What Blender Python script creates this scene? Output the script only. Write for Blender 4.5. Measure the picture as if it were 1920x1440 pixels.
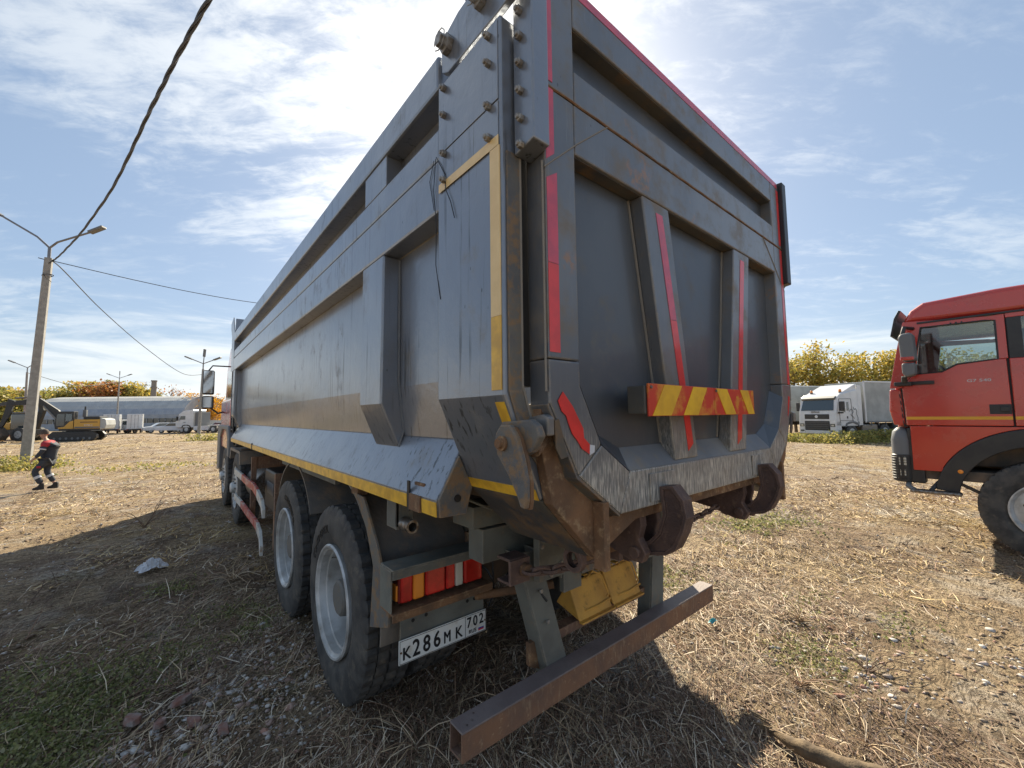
import bpy, bmesh, math, random
import numpy as np
from mathutils import Vector, Matrix
random.seed(7); rng = np.random.default_rng(7)
for o in list(bpy.data.objects): bpy.data.objects.remove(o)
S = bpy.context.scene; COL = S.collection
# ------------------------------------------------------------------ camera
cam_d = bpy.data.cameras.new("camera"); cam = bpy.data.objects.new("camera", cam_d); COL.objects.link(cam)
cam_d.sensor_width = 36; cam_d.lens = 768.46/1920*36; cam_d.clip_start = 0.05; cam_d.clip_end = 3000
RX = Vector((0.76990, -0.63802, -0.01208)).normalized()      # camera right in the world
FW = Vector((0.63698, 0.76718, 0.07559)).normalized()        # camera forward
UP = RX.cross(FW).normalized()
cam.matrix_world = Matrix(((RX.x, UP.x, -FW.x, 0), (RX.y, UP.y, -FW.y, 0), (RX.z, UP.z, -FW.z, 1.63), (0, 0, 0, 1)))
S.camera = cam
# ------------------------------------------------------------------ sun, sky, exposure
SUN_EL = math.radians(36); SUN_AZ = math.atan2(0.67, 0.74)
SD = Vector((math.sin(SUN_AZ)*math.cos(SUN_EL), math.cos(SUN_AZ)*math.cos(SUN_EL), math.sin(SUN_EL)))
sl = bpy.data.lights.new("sun", 'SUN'); sl.energy = 4.6; sl.angle = math.radians(0.6); sl.color = (1.0, 0.885, 0.68)
so = bpy.data.objects.new("sun", sl); COL.objects.link(so); so.location = (20, 22, 30)
so.rotation_euler = SD.to_track_quat('Z', 'Y').to_euler()
S.view_settings.view_transform = 'Standard'; S.view_settings.look = 'None'
S.view_settings.exposure = 1.16; S.view_settings.gamma = 1; S.view_settings.use_curve_mapping = False

class NT:
    """tiny node-tree helper"""
    def __init__(s, tree): s.t = tree; s.n = tree.nodes; s.l = tree.links
    def add(s, typ, **kw):
        nd = s.n.new(typ)
        for k, v in kw.items(): setattr(nd, k, v)
        return nd
    def put(s, sock, v):
        if isinstance(v, bpy.types.NodeSocket): s.l.new(v, sock)
        elif v is not None: sock.default_value = v
    def math(s, op, a, b=None, c=None, clamp=False):
        nd = s.add('ShaderNodeMath', operation=op, use_clamp=clamp)
        for i, v in enumerate((a, b, c)):
            if v is not None: s.put(nd.inputs[i], v)
        return nd.outputs[0]
    def vmath(s, op, a, b=None):
        nd = s.add('ShaderNodeVectorMath', operation=op)
        s.put(nd.inputs[0], a)
        if b is not None: s.put(nd.inputs[1], b)
        return nd.outputs['Value'] if op in ('DOT_PRODUCT', 'LENGTH') else nd.outputs[0]
    def noise(s, vec, scale, detail=6, rough=.55, dist=0.0):
        nd = s.add('ShaderNodeTexNoise'); s.put(nd.inputs['Vector'], vec)
        nd.inputs['Scale'].default_value = scale; nd.inputs['Detail'].default_value = detail
        nd.inputs['Roughness'].default_value = rough; nd.inputs['Distortion'].default_value = dist
        return nd.outputs[0]
    def mapping(s, vec, scale=(1, 1, 1), rot=(0, 0, 0), loc=(0, 0, 0)):
        nd = s.add('ShaderNodeMapping'); s.put(nd.inputs[0], vec)
        nd.inputs['Scale'].default_value = scale; nd.inputs['Rotation'].default_value = rot; nd.inputs['Location'].default_value = loc
        return nd.outputs[0]
    def ramp(s, v, lo, hi, a=0.0, b=1.0):
        nd = s.add('ShaderNodeMapRange', interpolation_type='SMOOTHSTEP'); s.put(nd.inputs[0], v)
        for i, x in enumerate((lo, hi, a, b)): s.put(nd.inputs[i+1], x)
        return nd.outputs[0]
    def mix(s, f, a, b):
        nd = s.add('ShaderNodeMix', data_type='RGBA')
        s.put(nd.inputs[0], f); s.put(nd.inputs[6], c4(a)); s.put(nd.inputs[7], c4(b))
        return nd.outputs[2]
def c4(c):
    if isinstance(c, bpy.types.NodeSocket): return c
    return tuple(c)+(1,) if len(c) == 3 else tuple(c)

W = bpy.data.worlds.new("World"); S.world = W; W.use_nodes = True
w = NT(W.node_tree); w.n.clear()
sky = w.add('ShaderNodeTexSky'); sky.sky_type = 'NISHITA'; sky.sun_disc = False
sky.sun_elevation = SUN_EL; sky.sun_rotation = SUN_AZ; sky.air_density = 1.0; sky.dust_density = 1.2; sky.ozone_density = 1.6
tc = w.add('ShaderNodeTexCoord').outputs['Generated']
sep = w.add('ShaderNodeSeparateXYZ'); w.l.new(tc, sep.inputs[0])
z = w.math('MAXIMUM', sep.outputs[2], 0.0)
zz = w.math('ADD', z, 0.16)
comb = w.add('ShaderNodeCombineXYZ')
w.l.new(w.math('DIVIDE', sep.outputs[0], zz), comb.inputs[0]); w.l.new(w.math('DIVIDE', sep.outputs[1], zz), comb.inputs[1])
pl = comb.outputs[0]
rot = w.mapping(pl, rot=(0, 0, math.radians(38)))
# soft sheets, torn wisps and fine ripples
sheet = w.noise(w.mapping(rot, scale=(1.0, .65, 1), loc=(19.8, 11.2, 0)), 0.75, 5, .5, .3)
wisp = w.noise(w.mapping(rot, scale=(.8, 2.3, 1), loc=(12.7, 7.7, 0)), 1.7, 10, .62, .5)
fine = w.noise(w.mapping(rot, scale=(1.0, 2.0, 1), loc=(5, 3, 0)), 7.5, 8, .65, .4)
wsum = w.math('ADD', w.math("MULTIPLY", wisp, .62), w.math("MULTIPLY", fine, .38))
area = w.ramp(sheet, .40, .62)
wsp = w.ramp(w.math('ADD', wsum, w.math('MULTIPLY', area, .10)), .50, .70)
dt = w.vmath('DOT_PRODUCT', tc, tuple(SD))
halo = w.math('POWER', w.math('MAXIMUM', dt, 0.0), 30.0)
halo2 = w.math('POWER', w.math('MAXIMUM', dt, 0.0), 6.0)
amt = w.math('MULTIPLY', wsp, w.math('ADD', w.math('MULTIPLY', area, .28), w.math('ADD', .15, w.math('MULTIPLY', halo2, .42))))
amt = w.math('ADD', amt, w.math('MULTIPLY', halo, w.math('ADD', .35, w.math('MULTIPLY', wsum, .5))), clamp=True)
# bank of thin cloud low over the horizon, ragged on top
hzn = w.noise(w.mapping(tc, scale=(3.0, 3.0, 22)), 1.6, 7, .6, .4)
lowb = w.math('MULTIPLY', w.ramp(w.math('SUBTRACT', z, w.math('MULTIPLY', w.math('SUBTRACT', hzn, .5), .42)), .21, .03), .80)
amt = w.math('MAXIMUM', amt, lowb)
cloudc = w.mix(halo2, (5.6, 5.9, 6.0), (10.0, 9.7, 9.1))
skyc = w.mix(.65, sky.outputs[0], (1.85, 2.5, 3.4))
col = w.mix(amt, skyc, cloudc)
bg = w.add('ShaderNodeBackground'); w.l.new(col, bg.inputs[0]); bg.inputs[1].default_value = 0.08
wo = w.add('ShaderNodeOutputWorld'); w.l.new(bg.outputs[0], wo.inputs[0])

# ------------------------------------------------------------------ materials
MT = {}
def pmat(name, base, rough=.5, metal=0.0, base2=None, vscale=3.0, vlo=.35, vhi=.65,
         dirt=None, dscale=4.0, dlo=.5, dhi=.75, streak=None, sscale=(45, 45, 2.0), slo=.55, shi=.75,
         bump=0.0, bscale=60.0, coat=0.0, spec=.5, island=None, extra=None, scrape=None, translucent=0, edge=None):
    m = bpy.data.materials.new(name); m.use_nodes = True; MT[name] = m
    t = NT(m.node_tree); b = t.n['Principled BSDF']
    oc = t.add('ShaderNodeTexCoord').outputs['Object']
    c = base
    if base2 is not None: c = t.mix(t.ramp(t.noise(oc, vscale, 7), vlo, vhi), c, base2)
    r = rough
    if streak is not None:
        sc, amount = streak
        sn = t.ramp(t.noise(t.mapping(oc, scale=sscale), 1.0, 4, .6), slo, shi)
        sn = t.math('MULTIPLY', sn, t.math('MULTIPLY', t.ramp(t.noise(oc, 2.1, 4), .35, .65), amount))
        c = t.mix(sn, c, sc)
    if name in ('grey_paint', 'gate_paint'):
        sk = t.add('ShaderNodeTexVoronoi'); sk.inputs['Scale'].default_value = 26; t.l.new(t.mapping(oc, scale=(1, 1, .45)), sk.inputs['Vector'])
        skm = t.math('MULTIPLY', t.ramp(sk.outputs['Distance'], .10, .06), t.ramp(t.noise(oc, 5, 4), .50, .62))
        c = t.mix(t.math('MULTIPLY', skm, .85), c, (.03, .028, .026))
        if name == 'gate_paint':
            rs = t.math('MULTIPLY', t.ramp(t.noise(t.mapping(oc, loc=(2, 5, 8)), 2.6, 5, .6), .60, .66), t.ramp(t.noise(oc, 30, 6, .7), .42, .56))
            c = t.mix(t.math('MULTIPLY', rs, .9), c, (.33, .16, .07))
        c = t.mix(t.math('MULTIPLY', t.ramp(t.noise(t.mapping(oc, scale=(1, 1, .5)), .9, 6, .6, .5), .42, .68), .32), c, (.36, .355, .345))
    if scrape is not None:      # paint rubbed and limed near the foot of the gate (wear with its own shape)
        sx = t.add('ShaderNodeSeparateXYZ'); t.l.new(oc, sx.inputs[0])
        zz_ = t.math('ADD', sx.outputs[2], t.math('MULTIPLY', t.math('SUBTRACT', t.noise(oc, 3.1, 5), .5), .5))
        am = t.ramp(zz_, scrape[1], scrape[0])
        sn = t.ramp(t.noise(t.mapping(oc, scale=(230, 230, 14)), 1.0, 4, .6), .44, .60)
        pt = t.ramp(t.noise(oc, 9, 6, .6), .35, .6, .45, 1)
        c = t.mix(t.math('MULTIPLY', am, .55), c, (.19, .185, .17)); c = t.mix(t.math('MULTIPLY', t.math('MULTIPLY', sn, pt), am), c, (.66, .62, .54)); metal = t.math('MULTIPLY', t.math('SUBTRACT', 1.0, am), metal)
    if dirt is not None:
        dn = t.ramp(t.noise(oc, dscale, 9, .68), dlo, dhi)
        dn2 = t.math('MULTIPLY', dn, .8)
        c = t.mix(dn2, c, dirt); r = t.math('ADD', rough, t.math('MULTIPLY', dn, max(0, .85-rough)), clamp=True)
    if island is not None:
        g = t.add('ShaderNodeNewGeometry').outputs['Random Per Island']
        cr = t.add('ShaderNodeValToRGB'); t.l.new(g, cr.inputs[0])
        el = cr.color_ramp.elements
        el[0].position = 0; el[0].color = c4(island[0]); el[1].position = 1; el[1].color = c4(island[-1])
        for i, cc in enumerate(island[1:-1]):
            e = el.new((i+1)/(len(island)-1)); e.color = c4(cc)
        c = cr.outputs[0]
    if edge is not None:         # paint chipped and dusted along the edges of the plates
        bv = t.add('ShaderNodeBevel', samples=3); bv.inputs['Radius'].default_value = .009
        gn = t.add('ShaderNodeNewGeometry').outputs['Normal']
        e_ = t.ramp(t.vmath('DOT_PRODUCT', bv.outputs[0], gn), .995, .93)
        e_ = t.math('MULTIPLY', e_, t.ramp(t.noise(oc, 22, 6, .7), .36, .62))
        c = t.mix(t.math('MULTIPLY', e_, .85), c, edge); r = t.math('ADD', r, t.math('MULTIPLY', e_, .3), clamp=True)
    t.put(b.inputs['Base Color'], c4(c)); t.put(b.inputs['Roughness'], r)
    t.put(b.inputs['Metallic'], metal); b.inputs['Specular IOR Level'].default_value = spec
    if coat: b.inputs['Coat Weight'].default_value = coat; b.inputs['Coat Roughness'].default_value = .12
    if bump:
        bn = t.add('ShaderNodeBump'); bn.inputs['Strength'].default_value = bump; bn.inputs['Distance'].default_value = .035 if name == 'grey_paint' else .01
        t.l.new(t.noise(oc, bscale, 6, .6), bn.inputs['Height']); t.l.new(bn.outputs[0], b.inputs['Normal'])
    if translucent:
        tl = t.add('ShaderNodeBsdfTranslucent'); t.put(tl.inputs[0], c4(c)); mx = t.add('ShaderNodeMixShader'); mx.inputs[0].default_value = translucent
        out = [n for n in t.n if n.type == 'OUTPUT_MATERIAL'][0]; t.l.new(b.outputs[0], mx.inputs[1]); t.l.new(tl.outputs[0], mx.inputs[2]); t.l.new(mx.outputs[0], out.inputs[0])
    return m
GREY = (.11, .122, .145)
pmat('grey_paint', (.20, .222, .262), .30, .5, (.24, .255, .285), 1.3, dirt=(.24, .22, .19), dscale=5, dlo=.54, dhi=.82,
     streak=((.025, .024, .022), .85), sscale=(38, 38, 1.3), slo=.56, shi=.66, bump=.3, bscale=2.6, coat=.3, spec=.6, edge=(.34, .33, .31))
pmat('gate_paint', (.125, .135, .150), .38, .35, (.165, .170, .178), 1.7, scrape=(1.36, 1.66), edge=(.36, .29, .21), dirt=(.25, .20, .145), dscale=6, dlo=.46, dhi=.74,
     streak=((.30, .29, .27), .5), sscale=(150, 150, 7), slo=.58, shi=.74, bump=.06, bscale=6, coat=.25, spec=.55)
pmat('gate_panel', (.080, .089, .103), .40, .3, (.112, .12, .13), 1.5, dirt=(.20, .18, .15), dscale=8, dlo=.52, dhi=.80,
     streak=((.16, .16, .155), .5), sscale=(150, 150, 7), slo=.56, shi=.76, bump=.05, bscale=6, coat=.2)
pmat('scraped_paint', (.085, .09, .10), .6, 0.0, (.16, .155, .145), 3.2, dirt=(.17, .10, .055), dscale=8, dlo=.56, dhi=.78,
     streak=((.46, .43, .38), .95), sscale=(230, 230, 13), slo=.46, shi=.60, bump=.15, bscale=40)
pmat('muddy_paint', (.06, .062, .065), .6, 0.0, (.10, .09, .07), 3, dirt=(.22, .13, .06), dscale=5, dlo=.46, dhi=.66, bump=.15, bscale=40)
pmat('dusty_paint', (.17, .18, .195), .6, .1, (.25, .245, .235), 3, dirt=(.30, .25, .18), dscale=9, dlo=.5, dhi=.75, bump=.05)
pmat('rust', (.24, .125, .06), .85, 0.0, (.14, .08, .045), 7, dirt=(.42, .29, .16), dscale=26, dlo=.50, dhi=.72, bump=.5, bscale=70)
pmat('bar_rust', (.26, .135, .075), .72, 0.0, (.17, .10, .07), 5, dirt=(.50, .36, .22), dscale=34, dlo=.55, dhi=.74,
     streak=((.40, .29, .18), .7), sscale=(60, 60, 12), slo=.5, shi=.7, bump=.35, bscale=70)
pmat('bar_top', (.25, .205, .19), .6, 0.0, (.19, .15, .14), 5, dirt=(.22, .15, .11), dscale=22, dlo=.58, dhi=.8, bump=.2, bscale=70)
pmat('rust_mottle', (.10, .104, .11), .65, 0, (.15, .14, .12), 6, edge=(.34, .24, .15), dirt=(.26, .16, .08), dscale=17, dlo=.46, dhi=.60, bump=.35, bscale=60)
pmat('hook_iron', (.13, .078, .062), .7, edge=(.26, .17, .13), metal=0.0, base2=(.08, .05, .043), vscale=9, dirt=(.24, .15, .10), dscale=30, dlo=.53, dhi=.76, bump=.5, bscale=60)
# 0.0, (.08, .05, .043), 9, dirt=(.17, .10, .065), dscale=30, dlo=.56, dhi=.78, bump=.5, bscale=60)
pmat('weld', (.26, .23, .19), .8, bump=.4, bscale=90)
pmat('weld_grey', (.16, .165, .17), .55, bump=.4, bscale=90)
pmat('chassis', (.17, .175, .15), .7, 0.0, edge=(.30, .26, .20), base2=(.12, .12, .105), vscale=5, dirt=(.26, .19, .12), dscale=9, dlo=.52, dhi=.75, bump=.2, bscale=60)
pmat('underside', (.08, .072, .062), .85, 0.0, (.15, .11, .08), 6, bump=.3, bscale=50)
pmat('mudguard', (.15, .14, .13), .5, 0.0, (.23, .19, .15), 5, dirt=(.38, .25, .15), dscale=6, dlo=.49, dhi=.74, bump=.4, bscale=35)
pmat('rubber', (.036, .036, .037), .72, 0.0, (.08, .076, .07), 7, dirt=(.20, .17, .13), dscale=11, dlo=.50, dhi=.80, bump=.25, bscale=120)
pmat('sidewall_letter', (.012, .012, .012), .5)
pmat('rim', (.58, .59, .59), .45, .25, (.34, .34, .33), 6, dirt=(.26, .23, .19), dscale=11, dlo=.55, dhi=.82, bump=.05)
pmat('hub', (.16, .155, .145), .7, .2, dirt=(.25, .20, .14), dscale=20, dlo=.5, dhi=.7, bump=.3)
pmat('steel', (.30, .29, .27), .45, .8, (.16, .12, .09), 40, bump=.2)
pmat('bolt_steel', (.36, .35, .33), .5, .45, (.22, .19, .16), 50, bump=.3)
pmat('yellow_tape', (.86, .50, .035), .38, 0, (.60, .33, .03), 14, dirt=(.30, .2, .09), dscale=40, dlo=.60, dhi=.8, coat=.3)
pmat('yellow_tape_sky_sheen', (.84, .60, .27), .4, 0, (.78, .54, .23), 14, coat=.3)  # yellow tape with pale sky reflection put into its colour
pmat('red_tape', (.80, .035, .03), .35, 0, (.66, .03, .025), 14, dirt=(.16, .05, .04), dscale=30, dlo=.62, dhi=.8, coat=.5)
pmat('red_tape_sky_sheen', (.66, .06, .10), .38, 0, (.52, .055, .10), 16, dirt=(.16, .07, .07), dscale=40, dlo=.58, dhi=.8, coat=.5)  # red tape with the sheen of the sky put into its colour
pmat('sign_red', (.62, .05, .02), .5, 0, (.70, .26, .03), 9, .48, .6, dirt=(.75, .42, .03), dscale=15, dlo=.6, dhi=.66)
pmat('sign_yellow', (.92, .55, .03), .45, 0, (.74, .40, .03), 9, dirt=(.35, .16, .04), dscale=28, dlo=.64, dhi=.75)
pmat('chock_yellow', (.68, .37, .07), .65, 0, (.54, .29, .065), 8, dirt=(.14, .09, .04), dscale=14, dlo=.53, dhi=.72, bump=.15)
pmat('lens_red', (.72, .03, .02), .22, 0, (.42, .02, .013), 10, coat=.5)
pmat('lens_amber', (.85, .28, .03), .25, coat=.5)
pmat('lens_white', (.55, .52, .44), .3, coat=.5)
pmat('black_plastic', (.022, .022, .024), .45, 0, (.035, .034, .033), 8)
pmat('grey_plastic', (.14, .145, .15), .5)
pmat('white_plate', (.78, .78, .74), .45, 0, (.62, .58, .50), 16, .5, .75)
pmat('ink', (.01, .01, .012), .5)
pmat('flag_blue', (.03, .07, .35), .5)
pmat('red_white_guard', (.46, .065, .05), .5, 0, (.55, .30, .24), 9, .5, .62, dirt=(.7, .68, .62), dscale=12, dlo=.58, dhi=.64)
pmat('white_guard', (.62, .60, .55), .5, 0, (.4, .3, .22), 14, .5, .7)
pmat('red_paint', (.52, .045, .024), .24, 0, (.48, .036, .024), 2, dirt=(.36, .16, .11), dscale=3, dlo=.50, dhi=.95, coat=.8, bump=.12, bscale=1.6)
pmat('dark_red_paint', (.20, .02, .018), .25, coat=.6)
pmat('orange_tape', (.70, .36, .03), .4)
pmat('white_paint', (.66, .67, .68), .28, 0, (.58, .59, .60), 2, coat=.4)
pmat('trailer_tarp', (.40, .41, .40), .55, 0, (.30, .31, .30), 1.2, bump=.2, bscale=3)
pmat('excavator_yellow', (.55, .30, .05), .45)
pmat('concrete', (.33, .325, .31), .85, 0, (.26, .255, .245), 6, dirt=(.22, .2, .17), dscale=16, dlo=.55, dhi=.75, bump=.4, bscale=30)
pmat('pole_metal', (.20, .20, .21), .5, .5)
pmat('cable', (.022, .023, .026), .55)
pmat('hangar_roof_sunlit', (.46, .46, .44), .5, .2, (.38, .38, .37), .6, bump=.1, bscale=3)  # upper roof sheets paler: catch of sun put into the colour
pmat('hangar_blue', (.27, .30, .35), .55, .1, (.34, .365, .40), .8)
pmat('hangar_window', (.05, .055, .06), .3, 0, (.30, .31, .32), 1.2, .5, .55)
pmat('chimney_brick', (.22, .20, .18), .9)
pmat('bark', (.12, .09, .065), .9, 0, (.2, .16, .12), 12, bump=.5, bscale=30)
pmat('wood', (.24, .17, .10), .85, 0, (.11, .075, .045), 14, streak=((.07, .045, .03), .8), sscale=(40, 3, 40), bump=.5, bscale=50)
pmat('skin', (.42, .24, .17), .6)
pmat('hair', (.07, .05, .04), .8)
pmat('work_navy', (.035, .042, .055), .8, bump=.2, bscale=25)
pmat('work_red', (.38, .025, .035), .8, bump=.2, bscale=25)
pmat('work_white', (.55, .56, .57), .7)
pmat('boot', (.02, .018, .017), .6)
pmat('litter_white', (.62, .63, .66), .5)
pmat('litter_blue', (.05, .35, .40), .4)
pmat('stone', (.34, .32, .30), .9, island=((.30, .27, .25), (.48, .45, .42), (.68, .65, .61), (.36, .31, .27), (.40, .22, .16), (.56, .54, .51)), bump=.3, bscale=90)
pmat('soil', (.2, .14, .09), .95, island=((.13, .09, .06), (.22, .155, .105), (.30, .22, .15), (.18, .12, .08), (.40, .34, .27)), bump=.3, bscale=60)
pmat('brick', (.24, .115, .085), .9, 0, (.25, .21, .19), 14, bump=.5, bscale=70)
pmat('straw', (.4, .3, .2), .75, island=((.16, .095, .055), (.48, .35, .20), (.66, .53, .36), (.30, .18, .105), (.08, .052, .036), (.56, .41, .24), (.84, .75, .60), (.30, .155, .09), (.11, .072, .052)))
pmat('straw_gold', (.4, .3, .2), .75, island=((.38, .25, .10), (.58, .41, .17), (.72, .57, .31), (.30, .18, .08), (.52, .35, .14), (.18, .115, .055), (.11, .07, .04)))
pmat('straw_brown', (.4, .3, .2), .8, island=((.06, .038, .027), (.16, .095, .06), (.28, .18, .115), (.09, .058, .042), (.46, .36, .26)))
pmat('green_leaf', (.1, .12, .05), .6, translucent=.45, island=((.15, .18, .06), (.24, .26, .09), (.38, .36, .15), (.12, .14, .06), (.48, .42, .24)))
pmat('leaf_gold', (.3, .2, .05), .6, translucent=.45, island=((.62, .42, .07), (.50, .38, .08), (.36, .32, .08), (.26, .26, .07), (.66, .48, .12)))
pmat('leaf_orange', (.3, .2, .05), .6, translucent=.45, island=((.55, .27, .02), (.65, .36, .03), (.45, .2, .02), (.7, .45, .06)))
pmat('leaf_red', (.3, .2, .05), .6, translucent=.45, island=((.42, .15, .06), (.5, .25, .06), (.33, .12, .06), (.4, .28, .08)))
pmat('leaf_green', (.3, .2, .05), .6, translucent=.45, island=((.20, .22, .06), (.30, .30, .09), (.40, .36, .10), (.46, .36, .10), (.16, .17, .06)))
def glass(name, tint=(.55, .62, .62), alpha=.35):
    m = bpy.data.materials.new(name); m.use_nodes = True; MT[name] = m
    t = NT(m.node_tree); t.n.clear()
    tr = t.add('ShaderNodeBsdfTransparent'); tr.inputs[0].default_value = c4(tint)
    gl = t.add('ShaderNodeBsdfGlossy'); gl.inputs['Roughness'].default_value = .03; gl.inputs[0].default_value = (.85, .9, .92, 1)
    fr = t.add('ShaderNodeFresnel'); fr.inputs[0].default_value = 1.5
    mx = t.add('ShaderNodeMixShader'); t.l.new(t.math('ADD', fr.outputs[0], alpha*.4, clamp=True), mx.inputs[0])
    t.l.new(tr.outputs[0], mx.inputs[1]); t.l.new(gl.outputs[0], mx.inputs[2])
    o = t.add('ShaderNodeOutputMaterial'); t.l.new(mx.outputs[0], o.inputs[0])
glass('glass', (.50, .60, .60), .2)
pmat('dark_glass', (.035, .05, .055), .08, 0, coat=.5, spec=.8)
pmat('mirror', (.6, .62, .65), .05, 1.0)

# ------------------------------------------------------------------ geometry helpers
ORG = {}
class G:
    def __init__(s): s.v = []; s.f = []; s.m = []
    def add(s, v, f, mi=0):
        b = len(s.v); s.v += [tuple(p) for p in v]; s.f += [tuple(i+b for i in q) for q in f]; s.m += [mi]*len(f); return s
    def box(s, x0, x1, y0, y1, z0, z1, mi=0, mat=None):
        v = [(x, y, z) for x in (x0, x1) for y in (y0, y1) for z in (z0, z1)]
        if mat is not None: v = [tuple(mat @ Vector(p)) for p in v]
        return s.add(v, [(0, 1, 3, 2), (4, 6, 7, 5), (0, 4, 5, 1), (2, 3, 7, 6), (0, 2, 6, 4), (1, 5, 7, 3)], mi)
    def prism(s, poly, ax, a, b, mi=0, mat=None):
        """poly in the two axes other than ax (kept in x,y,z order), extruded from a to b"""
        n = len(poly)
        def P(q, h):
            if ax == 'x': return (h, q[0], q[1])
            if ax == 'y': return (q[0], h, q[1])
            return (q[0], q[1], h)
        v = [P(q, a) for q in poly]+[P(q, b) for q in poly]
        if mat is not None: v = [tuple(mat @ Vector(p)) for p in v]
        return s.add(v, [tuple(range(n)), tuple(range(2*n-1, n-1, -1))]+[(i, (i+1) % n, n+(i+1) % n, n+i) for i in range(n)], mi)
    def loft(s, A, B, mi=0):
        """solid between two matching polygons"""
        n = len(A)
        return s.add(list(A)+list(B), [tuple(range(n)), tuple(range(2*n-1, n-1, -1))]+[(i, (i+1) % n, n+(i+1) % n, n+i) for i in range(n)], mi)
    def cyl(s, p0, p1, r, n=12, r1=None, mi=0, caps=True):
        return s.tube([p0, p1], [r, r if r1 is None else r1], n, mi, caps)
    def tube(s, pts, r, n=8, mi=0, caps=True, closed=False):
        pts = [Vector(p) for p in pts]; N = len(pts)
        rs = r if isinstance(r, (list, tuple)) else [r]*N
        b = len(s.v); prev = None
        for i, p in enumerate(pts):
            if closed: d = (pts[(i+1) % N]-pts[i-1])
            else: d = (pts[min(i+1, N-1)]-pts[max(i-1, 0)])
            d.normalize()
            if prev is None:
                a = d.orthogonal().normalized()
            else:
                a = prev-d*prev.dot(d)
                a = d.orthogonal() if a.length < 1e-6 else a
                a.normalize()
            prev = a; c = d.cross(a)
            for k in range(n):
                t = 2*math.pi*k/n; s.v.append(tuple(p+(a*math.cos(t)+c*math.sin(t))*rs[i]))
        rng_ = range(N) if closed else range(N-1)
        for i in rng_:
            j = (i+1) % N
            for k in range(n):
                s.f.append((b+i*n+k, b+i*n+(k+1) % n, b+j*n+(k+1) % n, b+j*n+k)); s.m.append(mi)
        if caps and not closed:
            s.f.append(tuple(b+k for k in range(n))[::-1]); s.f.append(tuple(b+(N-1)*n+k for k in range(n))); s.m += [mi, mi]
        return s
    def lathe(s, prof, n=48, c=(0, 0, 0), ax='x', mi=0, fn=None):
        """prof = [(axial, radius)] round axis ax"""
        b = len(s.v); k = len(prof)
        for i in range(n):
            t = 2*math.pi*i/n
            for j, (h, r) in enumerate(prof):
                if fn: r = fn(i, j, r)
                q = (h, r*math.cos(t), r*math.sin(t))
                if ax == 'y': q = (q[1], q[0], q[2])
                if ax == 'z': q = (q[1], q[2], q[0])
                s.v.append((q[0]+c[0], q[1]+c[1], q[2]+c[2]))
        for i in range(n):
            for j in range(k-1):
                i2 = (i+1) % n
                s.f.append((b+i*k+j, b+i*k+j+1, b+i2*k+j+1, b+i2*k+j)); s.m.append(mi)
        return s
    def build(s, name, mats, parent=None, bevel=0, smooth=False, mirror=None, seg=2):
        if not isinstance(mats, (list, tuple)): mats = [mats]
        me = bpy.data.meshes.new(name)
        off = ORG.get(parent.name, Vector((0, 0, 0))) if parent else Vector((0, 0, 0))
        v = s.v
        if mirror is not None: v = [(2*mirror-p[0], p[1], p[2]) for p in v]
        me.from_pydata([(p[0]-off.x, p[1]-off.y, p[2]-off.z) for p in v], [], s.f)
        me.polygons.foreach_set('material_index', s.m)
        for m in mats: me.materials.append(MT[m])
        bm = bmesh.new(); bm.from_mesh(me); bmesh.ops.recalc_face_normals(bm, faces=bm.faces); bm.to_mesh(me); bm.free()
        if smooth: me.polygons.foreach_set('use_smooth', [True]*len(me.polygons))
        o = bpy.data.objects.new(name, me); COL.objects.link(o)
        if parent: o.parent = parent; ORG[o.name] = off
        if bevel:
            b = o.modifiers.new('bevel', 'BEVEL'); b.width = bevel; b.segments = seg; b.limit_method = 'ANGLE'; b.angle_limit = math.radians(35)
            b.harden_normals = False
        if smooth:
            try: me.set_sharp_from_angle(angle=math.radians(38))
            except Exception: pass
        return o
def tag(o, label, cat, group=None, kind=None):
    if label: o['label'] = label
    if cat: o['category'] = cat
    if group: o['group'] = group
    if kind: o['kind'] = kind
    return o
def thing(name, label, cat, loc=(0, 0, 0), rz=0, group=None, world=False):
    o = bpy.data.objects.new(name, None); COL.objects.link(o); o.location = loc; o.rotation_euler = (0, 0, rz)
    o.empty_display_size = .2
    ORG[o.name] = Vector(loc) if world else Vector((0, 0, 0))
    return tag(o, label, cat, group)
def node(name, parent, loc):     # an Empty part, children given relative to loc
    o = bpy.data.objects.new(name, None); COL.objects.link(o); o.parent = parent
    off = ORG.get(parent.name, Vector((0, 0, 0))); o.location = Vector(loc)-off; o.empty_display_size = .1
    ORG[o.name] = Vector((0, 0, 0)); return o
def copytree(o, parent=None):
    c = o.copy(); COL.objects.link(c); c.parent = parent if parent else o.parent
    ORG[c.name] = ORG.get(o.name, Vector((0, 0, 0)))
    for ch in list(o.children): copytree(ch, c)
    return c
FONT = None
def text_geo(txt, size, depth=.002):
    """extruded lettering as (verts, faces), lying in XY, origin at its left base"""
    cu = bpy.data.curves.new('t', 'FONT'); cu.body = txt; cu.size = size; cu.extrude = depth; cu.resolution_u = 3
    ob = bpy.data.objects.new('t', cu); COL.objects.link(ob)
    bpy.context.view_layer.update()
    me = bpy.data.meshes.new_from_object(ob.evaluated_get(bpy.context.evaluated_depsgraph_get()))
    v = [tuple(p.co) for p in me.vertices]; f = [tuple(p.vertices) for p in me.polygons]
    bpy.data.objects.remove(ob); bpy.data.curves.remove(cu); bpy.data.meshes.remove(me)
    return v, f
def gz(x, y):
    r = math.hypot(x, y); t = min(1, max(0, (r-10)/6)); return -.3*t*t*(3-2*t)
PH = math.atan2(RX.y, RX.x)          # yaw of things that lie square to the view of the yard
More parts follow.
